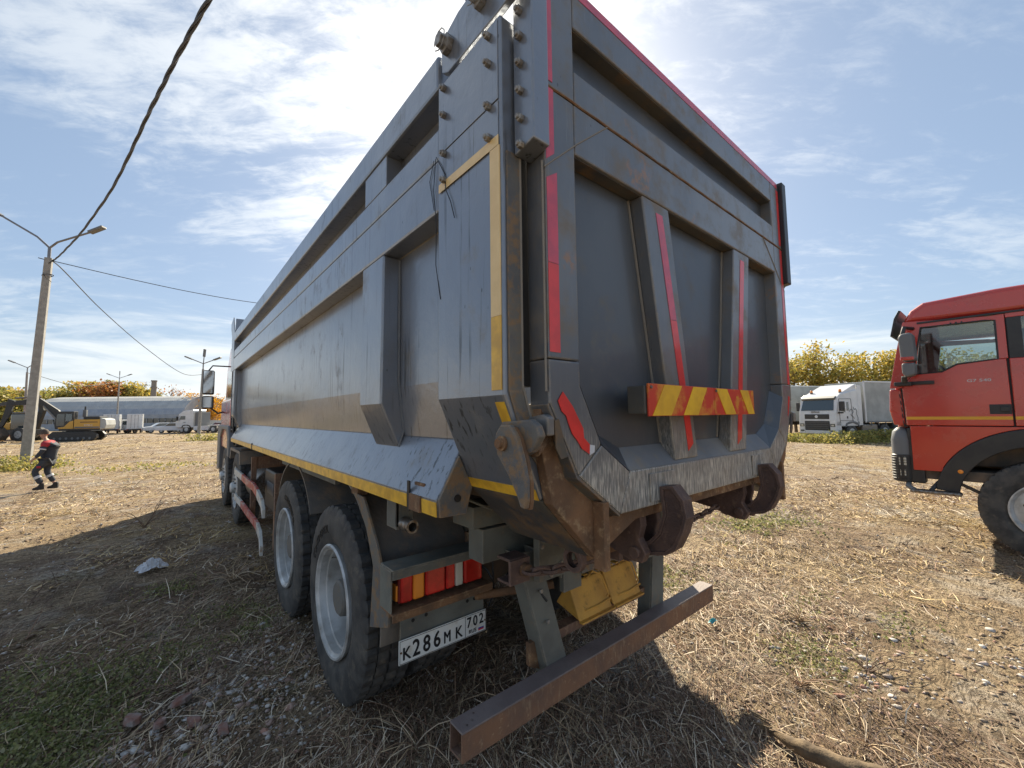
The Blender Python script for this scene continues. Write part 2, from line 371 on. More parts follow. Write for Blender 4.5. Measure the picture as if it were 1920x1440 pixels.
# ================================================================== GROUND
def noise2(x, y, s, seed):
    r = np.random.default_rng(seed); a = r.random((64, 64))
    u = (x*s) % 64; v = (y*s) % 64; i = np.floor(u).astype(int); j = np.floor(v).astype(int)
    fu = u-i; fv = v-j; fu = fu*fu*(3-2*fu); fv = fv*fv*(3-2*fv); i1 = (i+1) % 64; j1 = (j+1) % 64; i %= 64; j %= 64
    return (a[i, j]*(1-fu)+a[i1, j]*fu)*(1-fv)+(a[i, j1]*(1-fu)+a[i1, j1]*fu)*fv
def gznp(x, y):
    r = np.hypot(x, y); t = np.clip((r-10)/6, 0, 1); base = -.3*t*t*(3-2*t)
    bump = (noise2(x, y, 1.3, 1)-.5)*.05+(noise2(x, y, 4.1, 2)-.5)*.03+(noise2(x, y, 11., 3)-.5)*.016+(noise2(x, y, .35, 4)-.5)*.06*np.clip(r/12, 0, 1)
    return base-.03+bump*np.where(r < 120, 1, 0)
def np_mesh(name, V, F, mats, k=4):
    me = bpy.data.meshes.new(name); V = np.asarray(V, dtype=np.float32); F = np.asarray(F, dtype=np.int32)
    me.vertices.add(len(V)); me.vertices.foreach_set('co', V.ravel())
    me.loops.add(F.size); me.loops.foreach_set('vertex_index', F.ravel())
    me.polygons.add(len(F)); me.polygons.foreach_set('loop_start', np.arange(0, F.size, k, dtype=np.int32))
    me.polygons.foreach_set('loop_total', np.full(len(F), k, dtype=np.int32))
    for m in mats: me.materials.append(MT[m])
    me.update(calc_edges=True)
    o = bpy.data.objects.new(name, me); COL.objects.link(o); return o

gm = bpy.data.materials.new('ground'); gm.use_nodes = True; MT['ground'] = gm
t = NT(gm.node_tree); b = t.n['Principled BSDF']; oc = t.add('ShaderNodeTexCoord').outputs['Object']
big = t.noise(oc, .16, 6, .6, .4); mid = t.noise(t.mapping(oc, loc=(9, 4, 0)), .8, 8, .62, .5)
f1 = t.noise(t.mapping(oc, scale=(1, 3.2, 1), rot=(0, 0, .5)), 9, 9, .72, 1.6)
f2 = t.noise(t.mapping(oc, scale=(3.4, 1, 1), rot=(0, 0, -.3)), 12, 9, .72, 1.4)
f3 = t.noise(oc, 55, 8, .7, .6)
c = t.mix(t.ramp(mid, .35, .66), (.28, .195, .13), (.46, .345, .215))
c = t.mix(t.ramp(big, .48, .66), c, (.50, .36, .165))
c = t.mix(t.math('MULTIPLY', t.ramp(t.noise(t.mapping(oc, loc=(3, 30, 0)), .45, 6, .6, .3), .55, .68), .75), c, (.56, .52, .46))
c = t.mix(t.math('MULTIPLY', t.ramp(t.noise(t.mapping(oc, loc=(50, 3, 0)), .6, 6, .6, .3), .60, .70), .5), c, (.17, .17, .07))
c = t.mix(t.math('MULTIPLY', t.ramp(t.noise(t.mapping(oc, loc=(20, 13, 0)), 1.1, 6, .6, .3), .66, .74), .5), c, (.35, .16, .10))
pp = t.ramp(t.noise(t.mapping(oc, loc=(7, 70, 0)), 1.9, 8, .66, .6), .50, .62)
c = t.mix(t.math('MULTIPLY', pp, .45), c, (.62, .57, .50))
c = t.mix(t.math('MULTIPLY', t.ramp(t.noise(t.mapping(oc, loc=(17, 7, 0)), 1.3, 7, .62, .6), .52, .64), .65), c, (.16, .10, .068))
c = t.mix(t.ramp(f1, .42, .56), t.mix(.74, c, (.06, .044, .03)), c)  # hollows darkened: shade between the straws put into the colour
c = t.mix(t.math('MULTIPLY', t.ramp(f2, .54, .66), .7), c, (.72, .61, .41))
c = t.mix(t.math('MULTIPLY', t.ramp(f3, .35, .5, 1, 0), .6), c, (.06, .042, .03))  # finer gaps darkened too, painted shade for contrast
t.put(b.inputs['Base Color'], c); b.inputs['Roughness'].default_value = .95; b.inputs['Specular IOR Level'].default_value = .15
hh = t.math('ADD', t.math('MULTIPLY', f1, .6), t.math('ADD', t.math('MULTIPLY', f2, .6), t.math('MULTIPLY', f3, .5)))
bn = t.add('ShaderNodeBump'); bn.inputs['Strength'].default_value = .9; bn.inputs['Distance'].default_value = .05
t.l.new(hh, bn.inputs['Height']); t.l.new(bn.outputs[0], b.inputs['Normal'])

def ground_sheet():
    # polar grid: fine near the trucks, coarse towards the horizon
    rr = np.concatenate([np.linspace(0.02, 8, 190), 8*np.exp(np.linspace(0.01, math.log(1500/8), 150))]); na = 360
    A = np.linspace(0, 2*np.pi, na, endpoint=False)
    Rm, Am = np.meshgrid(rr, A, indexing='ij'); X = Rm*np.sin(Am); Y = Rm*np.cos(Am); Z = gznp(X, Y)
    V = np.stack([X, Y, Z], -1).reshape(-1, 3)
    i, j = np.meshgrid(np.arange(len(rr)-1), np.arange(na), indexing='ij'); j1 = (j+1) % na
    F = np.stack([i*na+j, (i+1)*na+j, (i+1)*na+j1, i*na+j1], -1).reshape(-1, 4)[:, ::-1]
    V = np.vstack([V, [[0, 0, float(gznp(np.array([0.]), np.array([0.]))[0])]]])
    o = np_mesh('ground', V, F, ['ground']); o.data.polygons.foreach_set('use_smooth', [True]*len(o.data.polygons)); tag(o, None, None, kind='structure')
    o['label'] = 'dry brown vacant ground covered in straw, gravel and rubble'
    return o
ground_sheet()

# ================================================================== DUMP TRUCK
XC = 1.94; MX = XC
T = thing('dump_truck', 'large dirty grey four-axle tipper truck seen from its rear left corner, filling the picture', 'dump truck', (XC, 5.0, 0), world=True)
def P(g, name, mat, bevel=.004, parent=None, both=False, smooth=False, seg=2):
    o = g.build(name, mat, parent or T, bevel, smooth, seg=seg)
    if both: g.build(name, mat, parent or T, bevel, smooth, mirror=MX, seg=seg)
    return o
YF = 8.05; YR = 1.333
# ---- sides of the tipping body
P(G().prism([(.84, 2.42), (.84, 1.77), (.866, 1.537), (.92, 1.53), (.89, 1.77), (.89, 2.42)], 'y', YR, YF), 'side_wall', 'grey_paint', .003, both=True)
P(G().box(.752, .89, YR, YF, 2.404, 2.611), 'side_rail', 'grey_paint', .012, both=True)
P(G().box(.756, .89, YR, YF, 2.617, 2.745), 'side_rail', 'grey_paint', .010, both=True)
P(G().box(.840, .89, YR, YF, 2.7455, 2.8995), 'side_panel', 'grey_paint', 0, both=True)
P(G().box(.750, .89, YR, YF, 2.900, 3.045), 'top_rail', 'grey_paint', .012, both=True)
P(G().box(.758, .8395, 1.85, 2.13, 2.7465, 2.8985), 'spacer_block', 'grey_paint', .003, both=True)
P(G().prism([(.752, 2.4035), (.746, 1.69), (.836, 1.484), (.885, 1.56), (.885, 2.4035)], 'y', 1.86, 2.135), 'side_pillar', 'grey_paint', .009, both=True)
P(G().prism([(.752, 2.4035), (.746, 1.69), (.836, 1.484), (.885, 1.56), (.885, 2.4035)], 'y', 7.80, 8.04), 'side_pillar', 'grey_paint', .009, both=True)
wl = G()
wl.tube([(.836, 1.858, 2.398), (.834, 1.853, 2.1), (.835, 1.856, 1.8), (.862, 1.857, 1.56), (.838, 1.856, 1.487)], .006, 6)
wl.tube([(.836, 2.14, 2.398), (.836, 2.14, 1.8), (.862, 2.14, 1.56)], .005, 6)
P(wl, 'weld_seam', 'weld_grey', 0, both=True, smooth=True)
P(G().tube([(.842, y, 2.404-.002*math.sin(y*9)) for y in np.arange(1.35, 7.9, .35)], .005, 5), 'weld_seam', 'weld', 0, smooth=True)
# skirt along the bottom with its yellow reflective stripe
P(G().prism([(.752, 1.262), (.748, 1.325), (.866, 1.538), (.91, 1.535), (.91, 1.36), (.868, 1.262)], 'y', 1.335, YF-.1), 'side_skirt', 'grey_paint', .005, both=True)
cap = P(G().prism([(.756, 1.264), (.752, 1.328), (.838, 1.480), (.894, 1.36), (.868, 1.262)], 'y', 1.322, 1.334), 'end_plate', 'rust_mottle', .002, both=True)
P(G().cyl((.828, 1.3215, 1.325), (.828, 1.318, 1.325), .014, 16), 'drain_hole', 'ink', 0)
for a, bb in ((1.336, 1.445), (1.575, 5.70), (5.76, 7.94)):
    P(G().prism([(.7505, 1.266), (.7465, 1.266), (.7445, 1.318), (.7482, 1.318)], 'y', a, bb), 'reflective_stripe', 'yellow_tape', 0, both=True)
g = G().box(.740, .7515, 1.452, 1.545, 1.262, 1.325); g.box(.765, .775, 1.462, 1.545, 1.325, 1.368)
P(g, 'stripe_bracket', 'rust', .002)
P(G().box(.7440, .7495, 1.547, 1.568, 1.255, 1.372), 'stripe_slot', 'ink', 0)
P(G().box(.742, .7515, 5.71, 5.75, 1.262, 1.335), 'stripe_bracket', 'black_plastic', 0)
# floor, front wall, inside
g = G(); g.box(.89, 2.99, 7.95, 8.04, 1.2, 3.05); P(g, 'front_wall', 'grey_paint', .004)
g = G().prism([(.91, 1.52), (1.16, 1.24), (2.72, 1.24), (2.97, 1.52), (2.9, 1.52), (2.70, 1.28), (1.18, 1.28), (.98, 1.52)], 'y', YR, YF-.02)
P(g, 'body_floor', 'underside', .003)
for y in np.arange(1.9, 7.9, .6): P(G().box(1.17, 2.71, y, y+.09, 1.16, 1.24), 'floor_crossmember', 'underside', 0)
# rear portal of the body
g = G()
outer = [(.75, 2.90), (.75, 1.69), (.895, 1.36), (1.105, 1.150), (1.34, 1.222)]
inner = [(1.34, 1.28), (1.19, 1.262), (.965, 1.405), (.822, 1.71), (.822, 2.90)]
g.prism(outer[:3]+inner[2:], 'y', .943, YR)
P(g, 'rear_post', 'grey_paint', .008, both=True)
g = G(); g.prism([(.8965, 1.358), (1.105, 1.148), (1.34, 1.222), (1.34, 1.28), (1.19, 1.262), (.967, 1.403)], 'y', .945, YR)
P(g, 'rear_corner', 'muddy_paint', .004, both=True)
# rusty rear face of the portal
g = G(); g.prism([(.845, 1.60), (.905, 1.355), (1.104, 1.152), (1.34, 1.240), (1.94, 1.240), (1.94, 1.275), (1.18, 1.275), (.965, 1.43), (.87, 1.66)], 'y', .905, .942)
P(g, 'portal_face', 'rust', .003, both=True)
P(G().box(1.095, 1.125, .86, .906, 1.12, 1.34), 'gusset', 'rust', .003, both=True)
P(G().box(1.341, 2.539, .943, YR, 1.236, 1.28), 'rear_sill', 'rust', .004)
P(G().box(.8225, .90, .968, YR, 1.72, 2.895), 'post_face_and_light_block', 'black_plastic', 0, both=True)  # dark fill added behind the gate gap to stop light showing through
P(G().tube([(.824, .941, 2.85), (.822, .941, 1.72), (.87, .941, 1.57)], .006, 6), 'weld_seam', 'weld', 0, smooth=True)
# rear post dressings: plate on the side, seam line, yellow tape, bolts
P(G().box(.7462, .7496, .952, 1.318, 2.618, 2.885), 'side_plate', 'grey_paint', .001)
P(G().box(.7462, .7496, .952, 1.318, 2.500, 2.612), 'side_plate', 'grey_paint', .001)
g = G(); g.prism([(1.316, 2.468), (1.316, 2.497), (.952, 2.497), (.952, 2.462)], 'x', .7455, .7458) if False else None
P(G().box(.7452, .7462, .950, 1.318, 2.466, 2.499), 'yellow_tape_sky_sheen', 'yellow_tape_sky_sheen', 0)
P(G().box(.7458, .7498, .948, .996, 1.93, 2.465), 'yellow_tape_sky_sheen', 'yellow_tape_sky_sheen', 0)  # upper length of the yellow strip, paled by painted sky reflection
P(G().box(.7458, .7498, .948, .996, 1.705, 1.929), 'yellow_tape', 'yellow_tape', 0)
def facet(u, v0, v1, y0, y1, lift=.0015):
    """strip on the slanting lower side of the post; v = share of the way down"""
    a, b_ = Vector((.75, 1.69)), Vector((.895, 1.36)); d = b_-a; n = Vector((d.y, -d.x)).normalized()*-1
    n = Vector((-abs(d.y), -abs(d.x))).normalized()
    p = [a+d*v0+n*.0004, a+d*v1+n*.0004, a+d*v1+n*lift, a+d*v0+n*lift]
    return [(q.x, q.y) for q in p]
P(G().prism(facet(0, .06, .45, 0, 0), 'y', .95, .995), 'yellow_tape', 'yellow_tape', 0)
P(G().prism(facet(0, .885, .992, 0, 0), 'y', .95, 1.325), 'yellow_tape', 'yellow_tape', 0)
NUT = G(); NUT.lathe([(0, 0), (0, .013), (-.016, .013), (-.017, .0085), (-.024, .008), (-.025, 0)], 6)
nutm = NUT.build('bolt', 'bolt_steel', None, .0012); nutm.parent = T
def put(o, loc, first=[True], rot=None, sc=None, parent=None):
    c = o if o.get('_u') is None else copytree(o, parent)
    o['_u'] = 1
    c.location = Vector(loc)-ORG[T.name]
    if rot: c.rotation_euler = rot
    if sc: c.scale = (sc,)*3
    return c
for y, zs in ((.995, (2.855, 2.76, 2.614, 2.508)), (1.273, (2.858, 2.752, 2.601, 2.499))):
    for zz_ in zs:
        put(nutm, (.746, y, zz_), rot=(random.random()*6, 0, 0)); put(nutm, (2*XC-.746, y, zz_), rot=(random.random()*6, 0, math.pi))
for zz_ in (2.99, 2.897, 2.811, 2.721, 2.631, 2.541, 2.455, 3.08):
    put(nutm, (.797, .897, zz_), rot=(random.random()*6, 0, 0)); put(nutm, (2*XC-.797, .897, zz_), rot=(random.random()*6, 0, math.pi))
# pivot plate over the post with its big pins
g = G(); g.prism([(1.315, 2.955), (1.27, 2.93), (.955, 2.925), (.865, 2.93), (.865, 3.12), (1.20, 3.12), (1.28, 3.10), (1.32, 3.06)], 'x', .757, .782)
P(g, 'pivot_plate', 'grey_paint', .004, both=True)
for y, zz_ in ((1.262, 3.03), (1.045, 3.035)):
    gg = G().lathe([(0, 0), (0, .036), (-.022, .036), (-.024, .026), (-.05, .026), (-.052, 0)], 6, (.757, y, zz_))
    gg.tube([(.715, y+.038*math.cos(a), zz_+.038*math.sin(a)) for a in np.linspace(0, 5.6, 9)], .0025, 5)
    P(gg, 'pivot_pin', 'bolt_steel', .002, both=True)
# thin strings and old cables stuck to the post
g = G()
g.tube([(.744, 1.335, 2.62), (.742, 1.30, 2.57), (.744, 1.27, 2.52), (.742, 1.262, 2.46), (.744, 1.23, 2.40), (.745, 1.205, 2.33)], .0018, 5)
g.tube([(.748, 1.345, 2.62), (.747, 1.36, 2.5), (.748, 1.34, 2.36), (.749, 1.345, 2.2), (.749, 1.31, 2.06)], .0016, 5)
g.tube([(.748, 1.36, 2.62), (.749, 1.395, 2.55), (.7495, 1.36, 2.42)], .0014, 5)
P(g, 'loose_string', 'ink', 0)
# ---- tailgate
YG = .87
def tp(name, poly, mat, y0=YG, y1=YG+.087, both=True, bevel=.006):
    return P(G().prism(poly, 'y', y0, y1), name, mat, bevel, parent=TG, both=both)
TG = node('tailgate', T, (0, 0, 0)); TG.location = (0, 0, 0); ORG[TG.name] = ORG[T.name]
tp('gate_post', [(.866, 2.678), (.866, 1.80), (1.008, 1.80), (1.008, 2.678)], 'gate_paint', y1=YG+.088)
tp('gate_post', [(.866, 1.798), (.868, 1.665), (.991, 1.437), (1.107, 1.53), (1.008, 1.72), (1.008, 1.798)], 'gate_paint', y1=YG+.088)
tp('gate_corner', [(.9925, 1.4355), (1.20, 1.287), (1.262, 1.425), (1.1085, 1.528)], 'gate_paint', y1=YG+.08)
tp('gate_beam', [(1.203, 1.285), (1.94+.737, 1.285), (1.94+.677, 1.427), (1.265, 1.427)], 'gate_paint', both=False, y1=YG+.08)
tp('gate_crossbar', [(1.0085, 2.50), (2.8715, 2.50), (2.8715, 2.678), (1.0085, 2.678)], 'gate_paint', both=False)
tp('gate_top_post', [(.866, 2.684), (1.012, 2.684), (1.012, 3.122), (.866, 3.122)], 'gate_paint', y1=YG+.088)
tp('gate_crossbar', [(1.0125, 2.684), (2.8675, 2.684), (2.8675, 2.80), (1.0125, 2.80)], 'gate_paint', both=False)
tp('gate_top_rail', [(1.0125, 2.962), (2.8675, 2.962), (2.8675, 3.122), (1.0125, 3.122)], 'gate_paint', both=False)
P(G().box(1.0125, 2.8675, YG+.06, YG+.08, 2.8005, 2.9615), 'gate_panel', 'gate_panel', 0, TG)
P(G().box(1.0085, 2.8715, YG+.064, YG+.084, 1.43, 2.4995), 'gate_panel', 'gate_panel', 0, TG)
for e, (xa, xb) in enumerate(((1.009, 1.012),)):
    pass
# sloping ledge at the foot of the recess, and its chamfered corners
P(G().prism([(YG+.001, 1.427), (YG+.0635, 1.505), (YG+.0635, 1.427)], 'x', 1.264, 2.616), 'gate_ledge', 'dusty_paint', .001, TG)
P(G().add([(1.262, YG+.002, 1.427), (1.108, YG+.002, 1.529), (1.16, YG+.063, 1.56), (1.29, YG+.063, 1.503), (1.262, YG+.063, 1.427)],
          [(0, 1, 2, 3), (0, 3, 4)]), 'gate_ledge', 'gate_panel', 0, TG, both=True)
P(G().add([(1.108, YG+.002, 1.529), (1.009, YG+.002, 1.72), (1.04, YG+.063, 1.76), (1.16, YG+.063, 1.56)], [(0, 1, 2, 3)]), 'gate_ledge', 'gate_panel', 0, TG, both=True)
# ribs with flanged edges
def rib(x0, x1, x2, x3):
    g = G(); g.prism([(x0, 2.499), (x1, 2.499), (x3, 1.440), (x2, 1.440)], 'y', YG+.003, YG+.0635)
    return P(g, 'gate_rib', 'gate_paint', .006, TG)
rib(1.41, 1.61, 1.585, 1.775); rib(2.27, 2.47, 2.105, 2.295)
g = G()
for xa, xb in ((1.40, 1.575), (1.62, 1.785), (2.26, 2.095), (2.48, 2.305)):
    g.tube([(xa, YG+.062, 2.495), ((xa+xb)/2+.004, YG+.061, 1.97), (xb, YG+.062, 1.51)], .005, 5)
P(g, 'weld_seam', 'weld', 0, TG, smooth=True)
g = G(); g.tube([(.862, YG-.001, 2.40), (1.02, YG-.001, 2.54), (1.19, YG-.001, 2.678)], .0028, 5); P(g, 'weld_seam', 'weld', 0, TG, both=True, smooth=True)
g = G(); g.tube([(x, YG, 2.681+.0015*math.sin(x*40)) for x in np.linspace(.87, 3.01, 50)], .0042, 5); P(g, 'weld_seam', 'rust', 0, TG, smooth=True)
g = G(); g.tube([(.858, YG+.004, z_) for z_ in np.linspace(1.7, 2.42, 20)], .004, 5); P(g, 'weld_seam', 'weld', 0, TG, both=True, smooth=True)
# dirt lodged under the crossbars
P(G().box(1.012, 2.868, YG+.01, YG+.06, 2.9585, 2.9612), 'caked_dirt', 'muddy_paint', 0, TG)
P(G().box(1.012, 1.41, YG+.01, YG+.06, 2.4965, 2.4992), 'caked_dirt', 'muddy_paint', 0, TG)
P(G().box(1.612, 2.268, YG+.01, YG+.06, 2.4965, 2.4992), 'caked_dirt', 'muddy_paint', 0, TG)
P(G().box(2.472, 2.868, YG+.01, YG+.06, 2.4965, 2.4992), 'caked_dirt', 'muddy_paint', 0, TG)
# flange plates bolted to both edges of the gate
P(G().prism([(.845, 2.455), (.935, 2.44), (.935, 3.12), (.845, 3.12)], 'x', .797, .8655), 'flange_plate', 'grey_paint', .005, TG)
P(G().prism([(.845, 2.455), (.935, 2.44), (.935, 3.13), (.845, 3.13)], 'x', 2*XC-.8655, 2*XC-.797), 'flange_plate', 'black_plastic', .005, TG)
# red reflective strips; the upper ones carry a painted sky sheen
RT = lambda poly, m='red_tape': P(G().prism(poly, 'y', YG-.0015, YG-.0002), 'red_tape', m, 0, TG)
RT([(.872, 2.70), (.906, 2.70), (.906, 3.08), (.872, 3.08)], 'red_tape_sky_sheen'); RT([(.872, 2.43), (.908, 2.46), (.908, 2.675), (.872, 2.675)], 'red_tape_sky_sheen')
RT([(.872, 2.10), (.918, 2.10), (.918, 2.40), (.872, 2.37)], 'red_tape_sky_sheen'); RT([(.872, 1.82), (.918, 1.82), (.918, 2.098), (.872, 2.098)])
RT([(.872, 3.085), (2.99, 3.085), (2.99, 3.118), (.872, 3.118)], 'red_tape_sky_sheen')
RT([(2.97, 2.70), (3.005, 2.70), (3.005, 3.07), (2.97, 3.07)]); RT([(2.97, 1.80), (3.005, 1.80), (3.005, 2.67), (2.97, 2.67)])
RT([(2.935, 1.60), (2.955, 1.62), (2.99, 1.72), (2.965, 1.73)])
for (xa, xb) in ((1.505, 1.692), (2.345, 2.185)):
    f = lambda z_, o_: (xa+(xb-xa)*(2.46-z_)/1.0+o_, z_)
    P(G().prism([f(2.455, 0), f(2.455, .050), f(2.02, .050), f(2.02, 0)], 'y', YG+.0012, YG+.0026), 'red_tape', 'red_tape_sky_sheen' if xa < 2 else 'red_tape', 0, TG)
    P(G().prism([f(2.018, 0), f(2.018, .050), f(1.50, .050), f(1.47, 0)], 'y', YG+.0012, YG+.0026), 'red_tape', 'red_tape', 0, TG)
# torn reflector peeling from the left corner
g = G(); g.prism([(.900, 1.672), (.922, 1.700), (.965, 1.655), (.985, 1.625), (1.012, 1.585), (1.015, 1.555), (1.048, 1.528), (1.040, 1.502), (1.005, 1.52), (.985, 1.545), (.96, 1.57), (.945, 1.60), (.935, 1.625), (.915, 1.64)], 'y', YG-.004, YG-.002)
P(g, 'torn_reflector', 'red_tape', 0, TG)
P(G().prism([(1.042, 1.532), (1.066, 1.528), (1.064, 1.507), (1.040, 1.498)], 'y', YG-.005, YG-.002), 'torn_reflector', 'litter_white', 0, TG)
# the hazard board on its rail
P(G().box(1.262, 2.19, .80, .8715, 1.628, 1.728), 'board_rail', 'muddy_paint', .004, TG)
def board(x0, x1, s, bands):
    o = P(G().box(x0, x1, .790, .797, 1.620, 1.735), 'hazard_board', 'sign_red', .0015, TG)
    for a, wd in bands:
        g = G(); sl_ = .085*s
        pts = [(x0+a, 1.622), (x0+a+wd, 1.622), (x0+a+wd+sl_, 1.733), (x0+a+sl_, 1.733)]
        pts = [(min(max(px, x0+.002), x1-.002), pz) for px, pz in pts]
        P(g.prism(pts, 'y', .7878, .7898), 'yellow_band', 'sign_yellow', 0, TG)
board(1.27, 1.770, 1, ((.02, .125), (.235, .115)))
board(1.774, 2.195, -1, ((.10, .105), (.345, .09)))
put_n = [(1.285, 1.72), (1.76, 1.72), (1.785, 1.72), (2.18, 1.72)]
P(G().lathe([(0, 0), (0, .006), (-.004, .005), (-.004, 0)], 10, (1.285, .788, 1.722), 'y'), 'screw', 'steel', 0, TG)
P(G().lathe([(0, 0), (0, .006), (-.004, .005), (-.004, 0)], 10, (1.785, .788, 1.722), 'y'), 'screw', 'steel', 0, TG)
# raised wear plates on the beam
P(G().box(1.38, 1.56, YG-.006, YG-.001, 1.30, 1.405), 'wear_plate', 'gate_paint', .002, TG)
P(G().box(2.34, 2.50, YG-.006, YG-.001, 1.30, 1.405), 'wear_plate', 'gate_paint', .002, TG)
# lugs on the lower corner of the gate
P(G().prism([(.855, 1.568), (.855, 1.622), (.875, 1.632), (.95, 1.62), (.95, 1.568)], 'x', .842, .872), 'gate_lug', 'gate_paint', .005, TG, both=True)
P(G().box(.945, .957, .958, .985, 1.3, 2.4) if False else G().prism([(.866, 1.665), (.989, 1.437), (1.20, 1.286), (1.20, 1.276), (.984, 1.428), (.858, 1.66)], 'y', .872, .968), 'gate_edge', 'rust_mottle', .002, TG, both=True)
P(G().box(.768, .821, .9375, .9425, 1.70, 2.45), 'post_face_and_light_block', 'rust_mottle', 0, both=True)
P(G().prism([(.768, 1.70), (.821, 1.70), (.90, 1.45), (.83, 1.53)], 'y', .9375, .9425), 'post_face_and_light_block', 'rust_mottle', 0, both=True)
P(G().prism([(.880, 1.612), (.900, 1.618), (.935, 1.50), (.905, 1.495), (.884, 1.53)], 'y', .863, .8695), 'gate_lug', 'muddy_paint', .002, TG, both=True)
P(G().cyl((.822, .895, 1.522), (.900, .925, 1.552), .020, 16), 'lock_pin', 'rust', .002, TG, smooth=True)
# ---- side latch on the post
LA = [(.955, 1.60), (1.00, 1.60), (1.022, 1.575), (1.03, 1.545), (1.018, 1.51), (.965, 1.45), (.945, 1.425), (.925, 1.395), (.91, 1.365), (.892, 1.362), (.886, 1.385), (.885, 1.44), (.90, 1.50), (.925, 1.565)]
LA = [(y*.951, 1.63-(1.63-z_)*.951) for y, z_ in LA]
P(G().prism(LA, 'x', .742, .760), 'latch_lever', 'rust_mottle', .004)
P(G().prism([(y+.004, z_-.006) for y, z_ in LA], 'x', .763, .778), 'latch_lever', 'rust', .003)
P(G().prism([(1.01, 1.585), (.99, 1.61), (.865, 1.617), (.836, 1.60), (.823, 1.57), (.858, 1.525), (.93, 1.495), (.99, 1.50)], 'x', .779, .806), 'latch_bracket', 'rust_mottle', .005)
P(G().lathe([(0, 0), (0, .022), (-.010, .022), (-.010, .014), (-.022, .014), (-.022, 0)], 20, (.742, .938, 1.549)), 'latch_pin', 'rust', .001, smooth=True)
# ---- the two iron hooks under the gate
HK = [(.866, 1.352), (.812, 1.360), (.772, 1.312), (.762, 1.25), (.780, 1.190), (.812, 1.128), (.850, 1.100), (.945, 1.078), (.965, 1.115), (.915, 1.142), (.880, 1.18), (.856, 1.25), (.860, 1.30)]
HI = [(.850, 1.335), (.818, 1.338), (.792, 1.305), (.784, 1.25), (.800, 1.195), (.828, 1.146), (.860, 1.122), (.890, 1.132), (.862, 1.172), (.838, 1.245), (.842, 1.30)]
def inset(poly, d):
    n = len(poly); out = []; ar = sum(poly[i][0]*poly[(i+1) % n][1]-poly[(i+1) % n][0]*poly[i][1] for i in range(n)); sg = 1 if ar > 0 else -1
    for i in range(n):
        a, b_, c_ = Vector(poly[i-1]), Vector(poly[i]), Vector(poly[(i+1) % n]); u, v_ = (b_-a).normalized(), (c_-b_).normalized()
        n1, n2 = Vector((-u.y, u.x))*sg, Vector((-v_.y, v_.x))*sg; m_ = (n1+n2).normalized(); out.append(tuple(b_+m_*min(d/max(.5, m_.dot(n1)), d*1.5)))
    return out
def ring(poly, d, xa, xb):
    q = inset(poly, d); n = len(poly); V = [(xa, *a) for a in poly]+[(xa, *a) for a in q]+[(xb, *a) for a in poly]+[(xb, *a) for a in q]; F_ = []
    for i in range(n):
        j = (i+1) % n; F_ += [(i, j, n+j, n+i), (2*n+i, 3*n+i, 3*n+j, 2*n+j), (i, 2*n+i, 2*n+j, j), (n+i, n+j, 3*n+j, 3*n+i)]
    return G().add(V, F_)
for x in (1.44, 2.40):
    h = P(ring(HK, .013, x, x+.062), 'gate_hook', 'hook_iron', .0015)
    cx_, cz_ = .845, 1.22
    P(G().prism(inset(HK, .0135), 'x', x+.010, x+.052), 'hook_web', 'hook_iron', 0, parent=h)
    br = P(G().prism([(.925, 1.27), (.975, 1.27), (1.30, 1.19), (1.30, 1.13), (1.10, 1.10), (.975, 1.062), (.925, 1.062), (.905, 1.10), (.935, 1.15), (.92, 1.2)], 'x', x-.045, x-.006), 'hook_bracket', 'hook_iron', .003)
    g = G().prism([(.925, 1.27), (.975, 1.27), (1.30, 1.19), (1.30, 1.13), (1.10, 1.10), (.975, 1.062), (.925, 1.062), (.905, 1.10), (.935, 1.15), (.92, 1.2)], 'x', x+.07, x+.10)
    P(g, 'hook_bracket', 'hook_iron', .006)
    P(G().lathe([(-.012, 0), (-.012, .022), (.12, .022), (.12, 0)], 16, (x-.05, .948, 1.10)), 'hook_pin', 'hook_iron', .002, smooth=True)
# ---- hidden linkage and chassis
g = G(); g.box(1.50, 1.57, 1.45, 10.4, .83, 1.10)
P(g, 'chassis_rail', 'chassis', .004, both=True)
g = G(); g.box(1.505, 1.585, 1.25, 8.0, 1.108, 1.165); P(g, 'subframe_rail', 'chassis', .004, both=True)
for y in (1.46, 2.2, 3.4, 4.7, 6.0, 7.2): P(G().box(1.57, 2.31, y, y+.07, .88, 1.06), 'crossmember', 'underside', 0)
P(G().box(1.10, 1.32, 1.62, 1.80, 1.10, 1.20), 'outrigger_box', 'chassis', .004, both=True)
P(G().box(1.14, 1.50, 1.60, 1.72, .94, 1.095), 'outrigger_box', 'chassis', .004, both=True)
P(G().box(1.33, 1.50, 1.42, 1.46, .86, 1.10), 'rear_plate', 'chassis', .003, both=True)
# tipping shaft
P(G().cyl((1.28, 1.13, 1.065), (1.62, 1.13, 1.065), .028, 14), 'hinge_shaft', 'rust', .002, smooth=True)
P(G().lathe([(0, .03), (0, .05), (.03, .05), (.03, .03)], 18, (1.235, 1.13, 1.06)), 'hinge_ring', 'hook_iron', .002, both=True, smooth=True)
P(G().box(1.50, 1.525, 1.10, 1.22, 1.0, 1.13), 'hinge_lug', 'hook_iron', .003)
P(G().box(1.60, 1.625, 1.12, 1.30, .97, 1.13), 'hinge_lug', 'hook_iron', .003)
